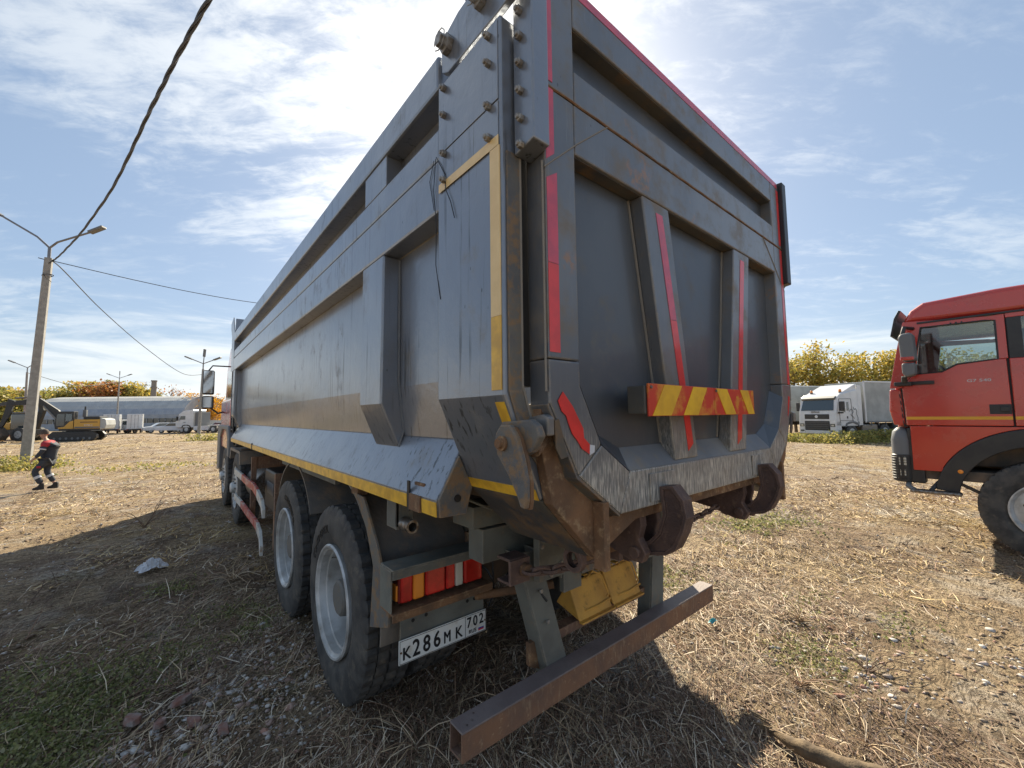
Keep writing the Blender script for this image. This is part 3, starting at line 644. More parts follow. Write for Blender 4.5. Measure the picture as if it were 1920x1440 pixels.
# legs of the rear bar: open channels
def leg(x0a, x0b):
    g = G()
    a = [(x0a, 1.50, .98), (x0a+.13, 1.50, .98), (x0b+.13, 1.43, .40), (x0b, 1.43, .40)]
    b_ = [(p[0], p[1]+.012, p[2]) for p in a]; g.loft(a, b_)
    for dx in (0, .118):
        q = [(x0a+dx, 1.50, .98), (x0a+dx+.012, 1.50, .98), (x0b+dx+.012, 1.43, .40), (x0b+dx, 1.43, .40)]
        g.loft([(p[0], p[1]+.0125, p[2]) for p in q], [(p[0], p[1]+.10, p[2]) for p in q])
    return g
P(leg(1.27, 1.40), 'bar_leg', 'chassis', .004); P(leg(2.42, 2.24), 'bar_leg', 'chassis', .004)
P(G().prism([(1.335, .455), (1.335, .56), (1.40, .56), (1.55, .40), (1.50, .37)], 'y', 1.50, 1.53), 'leg_foot', 'rust', .003)
# under-run bar, a hollow box section
x0, x1, y0, y1, z0, z1, th = .865, 2.870, 1.352, 1.440, .362, .468, .008
P(G().box(x0, x1, y0, y1, z1-th, z1), 'underrun_bar', 'bar_top', .0025)
P(G().box(x0, x1, y0, y1, z0, z0+th), 'underrun_bar', 'bar_rust', .0015)
P(G().box(x0+.0005, x1-.0005, y0+.0008, y0+th, z0+th, z1-th), 'underrun_bar', 'bar_rust', 0)
P(G().box(x0+.0005, x1-.0005, y1-th, y1-.0008, z0+th, z1-th), 'underrun_bar', 'bar_rust', 0)
P(G().box(x1-.006, x1-.001, y0+th, y1-th, z0+th, z1-th), 'bar_end', 'bar_rust', 0)
for q in ((.93, 1.385), (.955, 1.41), (.90, 1.375)): P(G().lathe([(0, 0), (.003, .004), (.004, 0)], 8, (q[0], q[1], z1), 'z'), 'rivet', 'steel', 0)
P(G().box(1.52, 2.36, 1.50, 1.56, .515, .560), 'chock_rail', 'bar_rust', .003)
P(G().box(1.30, 1.36, 1.95, 2.0, .60, .98), 'lamp_hanger', 'rust', .003)
P(G().cyl((1.30, 1.90, .66), (1.62, 1.62, .72), .022, 10), 'cross_tube', 'rust', 0, smooth=True)
P(G().box(1.51, 1.64, 1.44, 1.47, .76, 1.02), 'leg_gusset', 'chassis', .003)
P(G().box(2.24, 2.36, 1.44, 1.47, .76, 1.02), 'leg_gusset', 'chassis', .003)
P(G().lathe([(0, 0), (0, .06), (.02, .075), (.09, .075), (.11, .06), (.12, .02), (.18, .02), (.18, 0)], 20, (1.66, 1.75, .86), 'x'), 'brake_chamber', 'chassis', .002, smooth=True)
P(G().lathe([(0, 0), (0, .06), (.02, .075), (.09, .075), (.11, .06), (.12, .02), (.18, .02), (.18, 0)], 20, (1.86, 1.70, .80), 'x'), 'brake_chamber', 'underside', .002, smooth=True)
P(G().tube([(1.52, 1.46, 1.0), (1.60, 1.40, .93), (1.70, 1.42, .86), (1.80, 1.5, .84), (1.95, 1.48, .92), (2.1, 1.45, 1.0)], .010, 7), 'air_hose', 'cable', 0, smooth=True)
P(G().tube([(1.56, 1.44, 1.03), (1.68, 1.38, .98), (1.85, 1.40, .98), (2.0, 1.42, 1.04)], .008, 7), 'air_hose', 'cable', 0, smooth=True)
P(G().tube([(1.34, 1.78, 1.06), (1.30, 1.62, .98), (1.33, 1.50, .86), (1.42, 1.47, .74)], .007, 7), 'air_hose', 'cable', 0, smooth=True)
P(G().box(1.60, 1.74, 1.40, 1.412, .84, .99), 'valve_bracket', 'rust_mottle', .002)
P(G().lathe([(0, 0), (0, .030), (-.05, .030), (-.05, .018), (-.07, .018), (-.07, 0)], 14, (1.67, 1.40, .91), 'y'), 'air_valve', 'hook_iron', .001, smooth=True)
for q in ((1.345, 1.02), (1.345, .90), (1.47, 1.06), (1.40, .88), (1.47, .92)): P(G().lathe([(0, 0), (0, .011), (-.010, .011), (-.010, 0)], 6, (q[0], 1.42, q[1]), 'y'), 'plate_bolt', 'bolt_steel', .001)
for q in ((1.355, .92), (1.375, .80), (1.40, .66)): P(G().lathe([(0, 0), (0, .010), (-.009, .010), (-.009, 0)], 6, (q[0], 1.485-.12*(.98-q[1]), q[1]), 'y'), 'leg_bolt', 'bolt_steel', .001)
# chain with its anchor
CH = node('chain', T, (0, 0, 0)); CH.location = (0, 0, 0); ORG[CH.name] = ORG[T.name]
def chain(p0, p1, sag, n, parent, r=.0065, L=.030, wd=.013):
    gl = G(); pts = []
    for k in range(14):
        a = 2*math.pi*k/14; pts.append((L*math.cos(a)*(1), wd*math.sin(a)+ (0), 0))
    gl.tube(pts, r, 6, closed=True); base = None
    for i in range(n):
        t_ = (i+.5)/n; p = Vector(p0).lerp(Vector(p1), t_); p.z -= sag*4*t_*(1-t_)
        d = (Vector(p1)-Vector(p0)); d.z += -sag*4*(1-2*t_); q = d.to_track_quat('X', 'Z')
        if base is None:
            c = gl.build('chain_link', 'hook_iron', None, 0, True); c.parent = parent; base = c
        else:
            c = base.copy(); COL.objects.link(c)
        c.location = p-ORG[T.name]; c.rotation_mode = 'QUATERNION'
        from mathutils import Quaternion
        c.rotation_quaternion = q @ Quaternion((1, 0, 0), math.radians(90*(i % 2)+20)); 
chain((1.155, 1.31, .985), (1.46, 1.16, 1.03), .020, 8, CH, .0085, .036, .017)
chain((1.60, 1.02, 1.13), (2.30, 1.04, 1.125), .022, 15, CH)
for a, bb in (((1.22, 1.14, 1.05), (1.45, 1.28, .97)),): pass
g = G().box(1.09, 1.20, 1.34, 1.352, .93, 1.03); g.box(1.10, 1.20, 1.352, 1.44, .925, .937); g.box(1.10, 1.20, 1.352, 1.44, 1.02, 1.032)
P(g, 'chain_anchor', 'hook_iron', .003)
P(G().lathe([(0, 0), (0, .026), (-.03, .026), (-.03, 0)], 16, (1.165, 1.34, .985), 'y'), 'anchor_bolt', 'rust', .002, smooth=True)
# mudguard over the last axle, with rusty edge strip
WC = [(2.72, .54), (4.07, .54)]
def arc(r, a0, a1, n, c=WC[0]):
    return [(c[0]+r*math.cos(math.radians(a)), c[1]+r*math.sin(math.radians(a))) for a in np.linspace(a0, a1, n)]
out = arc(.745, 100, 176, 12); inn = arc(.733, 176, 100, 12)
P(G().prism(out+[(2.72-.735, .53)]+[(2.72-.723, .53)]+inn, 'x', .812, 1.36), 'mudguard', 'mudguard', 0, both=True, smooth=True)
P(G().prism([(2.36, 1.215), (2.20, 1.205), (2.02, 1.01), (1.93, .88), (1.86, .74), (1.875, .665), (2.09, .59), (2.075, .72), (2.057, .895), (2.16, 1.06), (2.30, 1.17)], 'x', .798, .811), 'mudguard_edge', 'rust_mottle', .002, both=True)
P(G().box(.80, .86, 2.30, 2.40, 1.20, 1.262), 'guard_mount', 'rust', .004)
P(G().box(2.50, 3.125, 2.12, 2.135, .22, 1.25), 'mudflap', 'mudguard', .004)
P(G().box(2.53, 3.09, 1.80, 1.94, .738, .908), 'lamp_box', 'chassis', .004)
# little pipe hanging under the skirt
g = G().box(.80, .812, 1.79, 1.90, 1.12, 1.262); g.box(.800, .88, 1.79, 1.802, 1.13, 1.262); P(g, 'pipe_bracket', 'chassis', .002)
g = G().lathe([(0, .020), (0, .029), (-.10, .029), (-.10, .020), (0, .020)], 18, (.835, 1.80, 1.145), 'y', ); P(g, 'stub_pipe', 'steel', 0, smooth=True)
# tail lamp box
g = G(); g.box(.79, 1.345, 1.80, 1.94, .932, .941); g.box(.79, 1.345, 1.80, 1.808, .897, .932)
P(g, 'lamp_bracket', 'chassis', .002)
g = G(); g.box(.79, 1.345, 1.80, 1.94, .738, .748); g.box(.79, 1.345, 1.80, 1.808, .712, .738)
P(g, 'lamp_bracket', 'rust', .002)
P(G().box(.788, .796, 1.82, 1.94, .748, .932), 'lamp_bracket', 'chassis', .001)
LM = P(G().box(.835, 1.305, 1.842, 1.93, .768, .902), 'tail_lamp', 'dark_red_paint', .008)
segs = [(.840, .885, 'lens_red'), (.887, .925, 'lens_amber'), (.929, 1.03, 'lens_red'), (1.034, 1.085, 'lens_red'), (1.087, 1.125, 'lens_white'), (1.129, 1.23, 'lens_red'), (1.234, 1.30, 'lens_red')]
segs = [(.842, .902, 'lens_red'), (.904, .962, 'lens_amber'), (.968, 1.075, 'lens_red'), (1.081, 1.132, 'lens_red'), (1.134, 1.180, 'lens_white'), (1.186, 1.298, 'lens_red')]
for a, bb, m in segs: P(G().box(a, bb, 1.826, 1.848, .772, .898), 'lamp_lens', m, .011, parent=LM, seg=3)
P(G().box(.826, .836, 1.85, 1.90, .78, .85), 'side_reflector', 'lens_amber', .002, parent=LM)
pl_ = P(G().box(.865, 1.345, 1.885, 1.893, .575, .737), 'plate_backing', 'chassis', .002)
for x, zz_ in ((.93, .655), (1.0, .66), (1.24, .655), (1.285, .655)):
    P(G().lathe([(0, 0), (0, .009), (-.001, .009), (-.001, 0)], 12, (x, 1.8846, zz_), 'y'), 'bolt_hole', 'ink', 0, parent=pl_)
# number plate with its characters
NP = P(G().box(.852, 1.350, 1.868, 1.873, .480, .590), 'number_plate', 'white_plate', .003)
def plate_txt(txt, size, x, z_, sx=1.0, m='ink', y=1.8665, name='plate_lettering'):
    v, f = text_geo(txt, size, .0012); mxx = min(p[0] for p in v)
    g = G()
    for k, (dx, dz) in enumerate(((0, 0), (size*.035, 0), (size*.018, size*.018), (size*.018, -size*.018))): g.add([(x+dx+(p[0]-mxx)*sx, y-k*.00012+p[2]*.4, z_+dz+p[1]) for p in v], f)
    return P(g, name, m, 0, parent=NP)
for ch, sz, x, sx in (('K', .078, .872, .86), ('2', .105, .920, .80), ('8', .105, .975, .78), ('6', .105, 1.032, .78), ('M', .078, 1.090, .70), ('K', .078, 1.158, .86)):
    plate_txt(ch, sz, x, .500, sx)
for ch, x in (('7', 1.226), ('0', 1.264), ('2', 1.303)): plate_txt(ch, .072, x, .528, .82)
plate_txt('RUS', .026, 1.238, .496, 1.05)
fl = P(G().box(1.297, 1.332, 1.8663, 1.8668, .508, .515), 'plate_flag', 'white_plate', 0, parent=NP)
P(G().box(1.297, 1.332, 1.8663, 1.8668, .501, .508), 'plate_flag', 'flag_blue', 0, parent=NP)
P(G().box(1.297, 1.332, 1.8663, 1.8668, .494, .501), 'plate_flag', 'red_tape', 0, parent=NP)
g = G()
for a in ((.856, 1.346, .5845, .5862), (.856, 1.346, .4838, .4855)): g.box(a[0], a[1], 1.8665, 1.868, a[2], a[3])
for xx in (.856, 1.2155, 1.3445): g.box(xx, xx+.0018, 1.8665, 1.868, .4855, .5845)
P(g, 'plate_border', 'ink', 0, parent=NP)
for x in (.863, 1.340): P(G().lathe([(0, 0), (0, .005), (-.003, .004), (-.003, 0)], 10, (x, 1.8675, .535), 'y'), 'screw', 'rust', 0, parent=NP)
# cable loop beside the lamp
P(G().tube([(1.31, 1.90, .84), (1.34, 1.84, .80), (1.355, 1.82, .76), (1.37, 1.83, .74), (1.385, 1.85, .78), (1.39, 1.86, .90), (1.36, 1.80, 1.02), (1.345, 1.78, 1.09), (1.40, 1.76, 1.13)], .006, 6), 'wiring', 'cable', 0, smooth=True)
P(G().tube([(1.385, 1.85, .78), (1.40, 1.86, .66), (1.39, 1.9, .58)], .005, 6), 'wiring', 'cable', 0, smooth=True)
P(G().tube([(1.12, 1.5, 1.21), (1.0, 1.55, 1.27), (.95, 1.62, 1.25), (1.0, 1.7, 1.2), (1.1, 1.75, 1.18)], .006, 6), 'wiring', 'chassis', 0, smooth=True)
# axles, springs
for y in (2.72, 4.07, 7.9, 9.7):
    P(G().cyl((1.0, y, .54), (2.9, y, .54), .075, 14), 'axle', 'underside', 0, smooth=True)
    if y < 5: P(G().lathe([(-.2, .08), (-.12, .2), (0, .24), (.12, .2), (.2, .08)], 20, (1.94, y, .54)), 'differential', 'underside', 0, smooth=True)
P(G().prism([(2.3, .72), (3.4, .60), (4.5, .72), (4.5, .82), (3.4, .92), (2.3, .82)], 'x', 1.38, 1.48), 'leaf_spring', 'underside', .004, both=True)
# ---- wheels: tyre with cut tread, rim, hub, nuts
R_ = .56
def tyre_geo(Rr=R_, wid=.30, rin=.30, n=168, lug=.015):
    h = wid/2
    prof = [(-h*.62, rin), (-h*.80, rin+.012), (-h*.97, rin+.07), (-h, Rr-.16), (-h*.985, Rr-.075), (-h*.95, Rr-.045), (-h*.90, Rr-.012), (-h*.84, Rr),
            (-h*.50, Rr), (-h*.49, Rr-lug), (-h*.44, Rr-lug), (-h*.43, Rr), (-h*.05, Rr), (-h*.04, Rr-lug), (h*.04, Rr-lug), (h*.05, Rr), (h*.43, Rr), (h*.44, Rr-lug), (h*.49, Rr-lug), (h*.50, Rr),
            (h*.84, Rr), (h*.90, Rr-.012), (h*.95, Rr-.045), (h*.985, Rr-.075), (h, Rr-.16), (h*.97, rin+.07), (h*.80, rin+.012), (h*.62, rin)]
    def fn(i, j, r):
        if j in (6, 7, 8, 19, 20, 21) and i % 4 == 0: return r-lug
        if j == 5 and i % 4 == 0 or j == 22 and i % 4 == 0: return r-lug*.5
        if r > Rr-.005 and j in (11, 12, 15, 16) and i % 4 == 2: return r-lug*.9
        return r
    return G().lathe(prof, n, fn=fn)
def rim_geo(out=-.15, deep=True):
    g = G()
    if deep: prof = [(-.120, .300), (-.148, .308), (-.158, .300), (-.156, .290), (-.146, .284), (-.140, .274), (-.10, .268), (-.095, .258), (-.02, .250), (.02, .235), (.028, .19), (.028, .12), (.03, 0)]
    else: prof = [(-.135, .295), (-.150, .305), (-.152, .292), (-.140, .278), (-.11, .262), (-.12, .22), (-.145, .18), (-.150, .11), (-.15, 0)]
    return g.lathe(prof, 48)
def make_wheel(parent, loc, deep=True, letters=True, Rr=R_, rimmat='rim', full=True):
    wn = node('wheel', parent, loc)
    ty = tyre_geo(Rr).build('tyre', 'rubber', wn, 0, True)
    rings = G()
    for rr_ in (.345, .435): rings.lathe([(-.1475, rr_-.003), (-.1500, rr_), (-.1475, rr_+.003)], 64)
    rm = rim_geo(deep=deep).build('rim', rimmat, wn, 0, True); rm.scale = (1, 1.07, 1.07)
    if deep:
        hb = G().lathe([(.028, .13), (-.045, .125), (-.060, .112), (-.100, .104), (-.112, .09), (-.114, 0)], 32)
        hb.build('hub', 'hub', wn, 0, True)
        for k in range(10):
            a = 2*math.pi*k/10
            G().lathe([(.028, 0), (.028, .017), (-.002, .017), (-.004, .009), (-.02, .009), (-.02, 0)], 6, (0, .155*math.cos(a), .155*math.sin(a))).build('wheel_nut', 'bolt_steel', wn, .001)
        G().tube([(.0, .17, .17), (-.05, .175, .19), (-.10, .17, .2)], .004, 6).build('valve_stem', 'steel', wn, 0, True)
    else:
        G().lathe([(-.15, .085), (-.20, .08), (-.215, .06), (-.22, 0)], 24).build('hub', rimmat, wn, 0, True)
        for k in range(10):
            a = 2*math.pi*k/10
            G().lathe([(-.148, 0), (-.148, .016), (-.178, .014), (-.18, 0)], 6, (0, .135*math.cos(a), .135*math.sin(a))).build('wheel_nut', 'bolt_steel', wn, .001)
            G().lathe([(-.1425, 0), (-.1425, .018), (-.1435, .018), (-.1435, 0)], 14, (0, .20*math.cos(a+.3), .20*math.sin(a+.3))).build('rim_hole', 'ink', wn, 0)
    if letters:
        v, f = text_geo('CONTINENTAL', .060, .0015); mx_ = max(p[0] for p in v); rr_ = .425
        o_ = G(); a0 = math.radians(-68)
        def bend(p):
            a = a0+p[0]*1.02/rr_; r = rr_-.028+p[1]*1.15
            return (-.1515-p[2], -r*math.sin(a)*1.0, r*math.cos(a))
        # seen from the left (-X): letters read with their tops outwards
        o_.add([bend(p) for p in v], f); o_.build('sidewall_lettering', 'sidewall_letter', wn, 0)
    return wn
W0 = make_wheel(T, (.796+.15, WC[0][0], .512))
W1 = copytree(W0); W1.location = Vector((.796+.15, WC[1][0], .515))-ORG[T.name]
W1.rotation_euler = (1.1, 0, 0)
def plain(loc, flip=False):
    wn = node('wheel', T, loc); tyre_me = bpy.data.objects.new('tyre', tyre_mesh); COL.objects.link(tyre_me); tyre_me.parent = wn
    r_ = bpy.data.objects.new('rim', rim_mesh); COL.objects.link(r_); r_.parent = wn
    if flip: wn.rotation_euler = (0, 0, math.pi)
    return wn
tyre_mesh = [c for c in W0.children if c.name.startswith('tyre')][0].data
rim_mesh = [c for c in W0.children if c.name.startswith('rim')][0].data
for y in (WC[0][0], WC[1][0]):
    plain((.796+.15+.335, y, .538)); plain((2*XC-.946, y, .538), True); plain((2*XC-.946-.335, y, .538), True)
F0 = make_wheel(T, (.82+.15, 7.90, .54), deep=False, letters=False); F1 = copytree(F0); F1.location = Vector((.97, 9.70, .54))-ORG[T.name]
for y in (7.9, 9.7): plain((2*XC-.97, y, .54), True)
# ---- side guard and boxes between the axles
for (pts) in ([(7.85, .80, .80), (7.0, .80, .795), (6.4, .795, .79), (5.9, .79, .80), (5.5, .775, .78), (5.15, .77, .72), (4.98, .76, .64)], [(7.8, .80, .42), (7.0, .80, .42), (6.3, .79, .42), (5.7, .78, .43), (5.4, .77, .43), (5.1, .755, .40), (4.85, .73, .30)]):
    for k in range(len(pts)-1):
        a, b_ = pts[k], pts[k+1]
        m = 'red_white_guard' if k in (1, 2, 3) else 'white_guard'
        A = [(a[1], a[0], a[2]-.045), (a[1]+.03, a[0], a[2]-.045), (a[1]+.03, a[0], a[2]+.045), (a[1], a[0], a[2]+.045)]
        B = [(b_[1], b_[0]+.001, b_[2]-.045), (b_[1]+.03, b_[0]+.001, b_[2]-.045), (b_[1]+.03, b_[0]+.001, b_[2]+.045), (b_[1], b_[0]+.001, b_[2]+.045)]
        P(G().loft(A, B), 'side_guard', m, .003)
for y, zt in ((4.80, 1.06), (6.40, 1.12), (7.55, 1.15)):
    P(G().box(.84, .90, y, y+.05, .30, zt), 'guard_post', 'bar_rust', .003)
    P(G().box(.90, 1.5, y+.01, y+.05, zt-.16, zt), 'guard_arm', 'bar_rust', .003)
P(G().box(.95, 1.45, 5.35, 6.10, .52, 1.0), 'battery_box', 'black_plastic', .03)
P(G().box(.945, .955, 5.5, 5.9, .72, .86), 'battery_label', 'grey_plastic', 0)
P(G().cyl((1.15, 6.5, .68), (1.15, 7.3, .68), .27, 24), 'fuel_tank', 'steel', .01, smooth=True)
P(G().cyl((2.7, 4.9, .70), (2.7, 7.0, .70), .27, 24), 'fuel_tank', 'steel', .01, smooth=True)
P(G().cyl((1.05, 5.1, .80), (1.05, 5.3, .80), .12, 18), 'air_tank', 'grey_plastic', .01, smooth=True)
P(G().box(.86, .90, 2.9, 4.6, 1.18, 1.262), 'hanging_plate', 'chassis', .002)
out = arc(.70, 30, 150, 14, WC[1]); inn = arc(.688, 150, 30, 14, WC[1])
P(G().prism(out+inn, 'x', .85, 1.36), 'mudguard', 'mudguard', 0, both=True, smooth=True)
# ---- headboard, ladder
P(G().prism([(8.06, 2.40), (8.42, 2.43), (8.42, 3.02), (8.60, 3.18), (8.60, 3.28), (8.28, 3.34), (8.06, 3.05)], 'x', .752, .765), 'headboard_wing', 'grey_paint', .002, both=True)
P(G().box(.766, 2*XC-.766, 8.05, 8.10, 1.5, 3.28), 'headboard', 'grey_paint', .004)
g = G()
for y in (7.92, 8.20):
    g.tube([(.775, y, 2.45), (.765, y, 1.95), (.77, y, 1.40)], .014, 8)
LD = P(g, 'ladder', 'black_plastic', 0, smooth=True)
for z_ in np.arange(1.45, 2.45, .2): P(G().cyl((.772, 7.92, z_), (.772, 8.20, z_), .010, 8), 'ladder_rung', 'pole_metal', 0, parent=LD)
# ---- cab
CX0, CX1 = .80, 3.08
g = G(); g.prism([(8.75, 1.25), (8.75, 2.95), (8.95, 3.10), (10.3, 3.10), (10.75, 2.7), (10.95, 1.9), (10.95, 1.25)], 'x', CX0+.10, CX1-.10)
P(g, 'cab_shell', 'red_paint', .05, seg=3)
P(G().box(CX0+.02, CX1-.02, 9.0, 10.75, 1.05, 2.0), 'cab_side', 'red_paint', .04, seg=3)
P(G().box(CX0+.092, CX0+.0985, 9.75, 10.45, 2.02, 2.62), 'cab_window', 'dark_glass', .002)
P(G().box(CX0+.30, CX1-.30, 10.86, 10.90, 1.95, 2.60), 'windscreen', 'dark_glass', 0)
P(G().box(.86, .95, 8.40, 8.75, 1.15, 2.40), 'intake_stack', 'black_plastic', .02)
P(G().box(.86, 1.4, 8.45, 8.72, 1.15, 1.9), 'cab_rear_frame', 'underside', .01)
g = G(); g.prism([(9.0, .95), (9.05, 1.25), (9.3, 1.42), (10.1, 1.42), (10.45, 1.25), (10.5, .6), (10.95, .55), (11.0, 1.3), (10.9, 1.5), (8.95, 1.5), (8.75, 1.25), (8.75, .95)], 'x', .79, 1.05)
P(g, 'wheel_arch', 'grey_plastic', .02, both=True)
P(G().box(.84, 3.04, 10.85, 11.05, .45, 1.1), 'bumper', 'grey_plastic', .03)
g = G(); g.prism([(7.25, .95), (7.3, 1.14), (8.5, 1.14), (8.6, .95), (8.52, .95), (8.45, 1.1), (7.38, 1.1), (7.33, .95)], 'x', .80, 1.1); P(g, 'mudguard', 'mudguard', 0, both=True)
M = P(G().box(.46, .66, 10.35, 10.45, 2.12, 2.62), 'wing_mirror', 'black_plastic', .03)
P(G().box(.475, .645, 10.343, 10.349, 2.15, 2.60), 'mirror_glass', 'mirror', 0, parent=M)
M = P(G().box(.46, .66, 10.35, 10.45, 1.84, 2.09), 'wing_mirror', 'black_plastic', .03)
P(G().box(.475, .645, 10.343, 10.349, 1.86, 2.07), 'mirror_glass', 'mirror', 0, parent=M)
P(G().tube([(.56, 10.42, 2.62), (.62, 10.42, 2.72), (.92, 10.4, 2.72)], .014, 8), 'mirror_arm', 'black_plastic', 0, smooth=True)
P(G().tube([(.60, 10.42, 1.86), (.74, 10.42, 1.74), (.86, 10.4, 1.78)], .018, 8), 'mirror_arm', 'black_plastic', 0, smooth=True)
P(G().tube([(.86, 8.68, 2.7), (.86, 8.65, 2.2), (.9, 8.7, 1.6)], .012, 8), 'grab_rail', 'black_plastic', 0, smooth=True)
# ---- wheel chocks carried behind the axle
for i, (x0, x1, lab) in enumerate(((1.655, 1.925, 'left yellow wheel chock, stowed nearer the number plate'), (1.942, 2.205, 'right yellow wheel chock, stowed farther from the number plate'))):
    ck = thing('wheel_chock', lab, 'wheel chock', ((x0+x1)/2, 1.52, .51), group='yellow wheel chocks stowed behind the truck', world=True)
    A = [(1.470, .566), (1.64, .612), (1.560, .733), (1.545, .733)]
    P(G().prism(A, 'x', x0, x1), 'chock_body', 'chock_yellow', .006, parent=ck)
    P(G().box(x0, x1+.004, 1.45, 1.476, .558, .568), 'chock_lip', 'chock_yellow', .002, parent=ck)
    xm = (x0+x1)/2+.05
    P(G().tube([(xm-.05, 1.535, .735), (xm-.045, 1.50, .78), (xm+.02, 1.49, .745), (xm+.06, 1.475, .64), (xm+.05, 1.478, .625)], .0055, 7), 'chock_handle', 'chock_yellow', 0, parent=ck, smooth=True)
    g = G()
    for k in range(5): g.box(x0+.02+k*.06, x0+.05+k*.06, 1.558, 1.598, .734, .742)
    P(g, 'chock_teeth', 'chock_yellow', .001, parent=ck)
    P(G().tube([(x0+.06, 1.487, .60), (x0+.16, 1.478, .60), (x0+.27, 1.482, .608)], .006, 6), 'chock_weld', 'chock_yellow', 0, parent=ck, smooth=True)
# ================================================================== RED TRUCK
RT_ = thing('red_truck', 'bright red crew-cab truck with a yellow stripe, cut off by the right edge', 'truck', (8.4, -2.0, 0), world=True)
def Q(g, name, mat, bevel=.004, parent=None, smooth=False, seg=2): return g.build(name, mat, parent or RT_, bevel, smooth, seg=seg)
XA, XB = 7.20, 9.68
def side(poly, name, mat, bevel=.01, th=.05, x=XA, both=True):
    Q(G().prism(poly, 'x', x, x+th), name, mat, bevel, seg=3)
    if both: Q(G().prism(poly, 'x', XA+XB-x-th, XA+XB-x), name, mat, bevel, seg=3)
# door and body side panels round the window openings
side([(.83, 1.44), (.845, 1.91), (.735, 2.077), (.48, 2.09), (.35, 2.17), (.03, 2.20), (-.03, 2.20), (-.037, 1.44)], 'front_door', 'red_paint')
side([(-.045, 2.20), (.028, 2.20), (.028, 2.64), (.10, 2.70), (-.045, 2.71)], 'door_pillar', 'red_paint', .006)
side([(.705, 2.10), (.738, 2.079), (.845, 1.915), (.962, 1.915), (.925, 2.10), (.865, 2.42), (.79, 2.76), (.10, 2.706), (.03, 2.648), (.63, 2.665)], 'front_pillar', 'red_paint', .006)
side([(-.05, 1.44), (-.05, 2.20), (-1.10, 2.20), (-1.10, 1.44)], 'rear_door', 'red_paint')
side([(-1.11, 1.44), (-1.11, 2.72), (-1.75, 2.72), (-1.75, 1.44)], 'cab_rear_side', 'red_paint')
side([(-.05, 2.66), (-.05, 2.71), (-1.10, 2.72), (-1.10, 2.66)], 'door_frame', 'red_paint', .004)
side([(.97, 1.90), (.985, 1.63), (.95, 1.44), (.84, 1.44), (.86, 1.90)], 'corner_panel', 'red_paint', .02, .10, x=XA+.02)
for k in range(5): Q(G().prism([(.880-k*.004, 1.84-.085*k), (.872-k*.004, 1.84-.085*k), (.862-k*.004, 1.785-.085*k), (.875-k*.004, 1.785-.085*k)], 'x', XA+.012, XA+.0195), 'corner_slot', 'ink', 0)
ac = (-.24, .55)
o_ = [(ac[0]+.87*math.cos(math.radians(a)), ac[1]+.87*math.sin(math.radians(a))) for a in np.linspace(84, 26, 12)]
side([(.80, 1.43), (-.15, 1.43)]+o_[:1]+o_+[(.50, .885), (.80, .885)], 'lower_panel', 'red_paint', .006)
side([(-.055, 2.20), (-.055, 2.66), (-.16, 2.66), (-.16, 2.20)], 'window_surround', 'black_plastic', .002, .03)
# arch trim
oo = [(ac[0]+.865*math.cos(math.radians(a)), ac[1]+.865*math.sin(math.radians(a))) for a in np.linspace(8, 172, 40)]
ii = [(ac[0]+.67*math.cos(math.radians(a)), ac[1]+.67*math.sin(math.radians(a))) for a in np.linspace(172, 8, 40)]
side(oo+ii, 'wheel_arch', 'black_plastic', .012, .06, x=XA-.015)
Q(G().lathe([(0, 0), (0, .024), (-.006, .020), (-.008, 0)], 18, (XA-.015, .40, .90)), 'side_marker', 'lens_amber', 0, smooth=True)
Q(G().box(XA+.03, XA+.05, -.06, -.03, 1.42, 2.70), 'door_gap', 'ink', 0)
Q(G().box(XA+.03, XA+.05, .82, .86, 1.42, 1.92), 'door_gap', 'ink', 0)
Q(G().box(XA+.06, XB-.06, -1.1, .6, 1.30, 1.42), 'cab_floor', 'underside', 0)
Q(G().box(XA+.06, XB-.06, -1.78, -1.72, 1.30, 2.9), 'cab_back', 'red_paint', .02)
g = G(); g.prism([(.60, 2.985), (.72, 2.90), (.80, 2.745), (-.04, 2.722), (-1.76, 2.735), (-1.76, 2.99), (-.9, 3.02), (.0, 3.02)], 'x', XA+.03, XB-.03)
Q(g, 'cab_roof', 'red_paint', .06, seg=4)
Q(G().box(XA-.012, XA+.03, -1.75, .66, 2.708, 2.733), 'rain_gutter', 'black_plastic', .006)
for y in (.30, .345, .39): Q(G().lathe([(0, 0), (0, .009), (-.002, .009), (-.002, 0)], 8, (XA-.0005, y-.02, 2.672)), 'door_sticker', 'ink', 0)
# front of the cab
Q(G().box(XA+.12, XB-.12, .83, .93, 1.30, 1.95), 'front_panel', 'red_paint', .03)
g = G(); g.add([(XA+.05, .945, 1.94), (XB-.05, .945, 1.94), (XB-.05, .775, 2.78), (XA+.05, .775, 2.78)], [(0, 1, 2, 3)]); Q(g, 'windscreen', 'glass', 0)
g = G(); g.prism([(.905, 2.60), (.925, 2.60), (.875, 2.83), (.825, 2.93), (.80, 2.92), (.855, 2.80)], 'x', XA+.05, XB-.05); Q(g, 'sun_visor', 'black_plastic', .006)
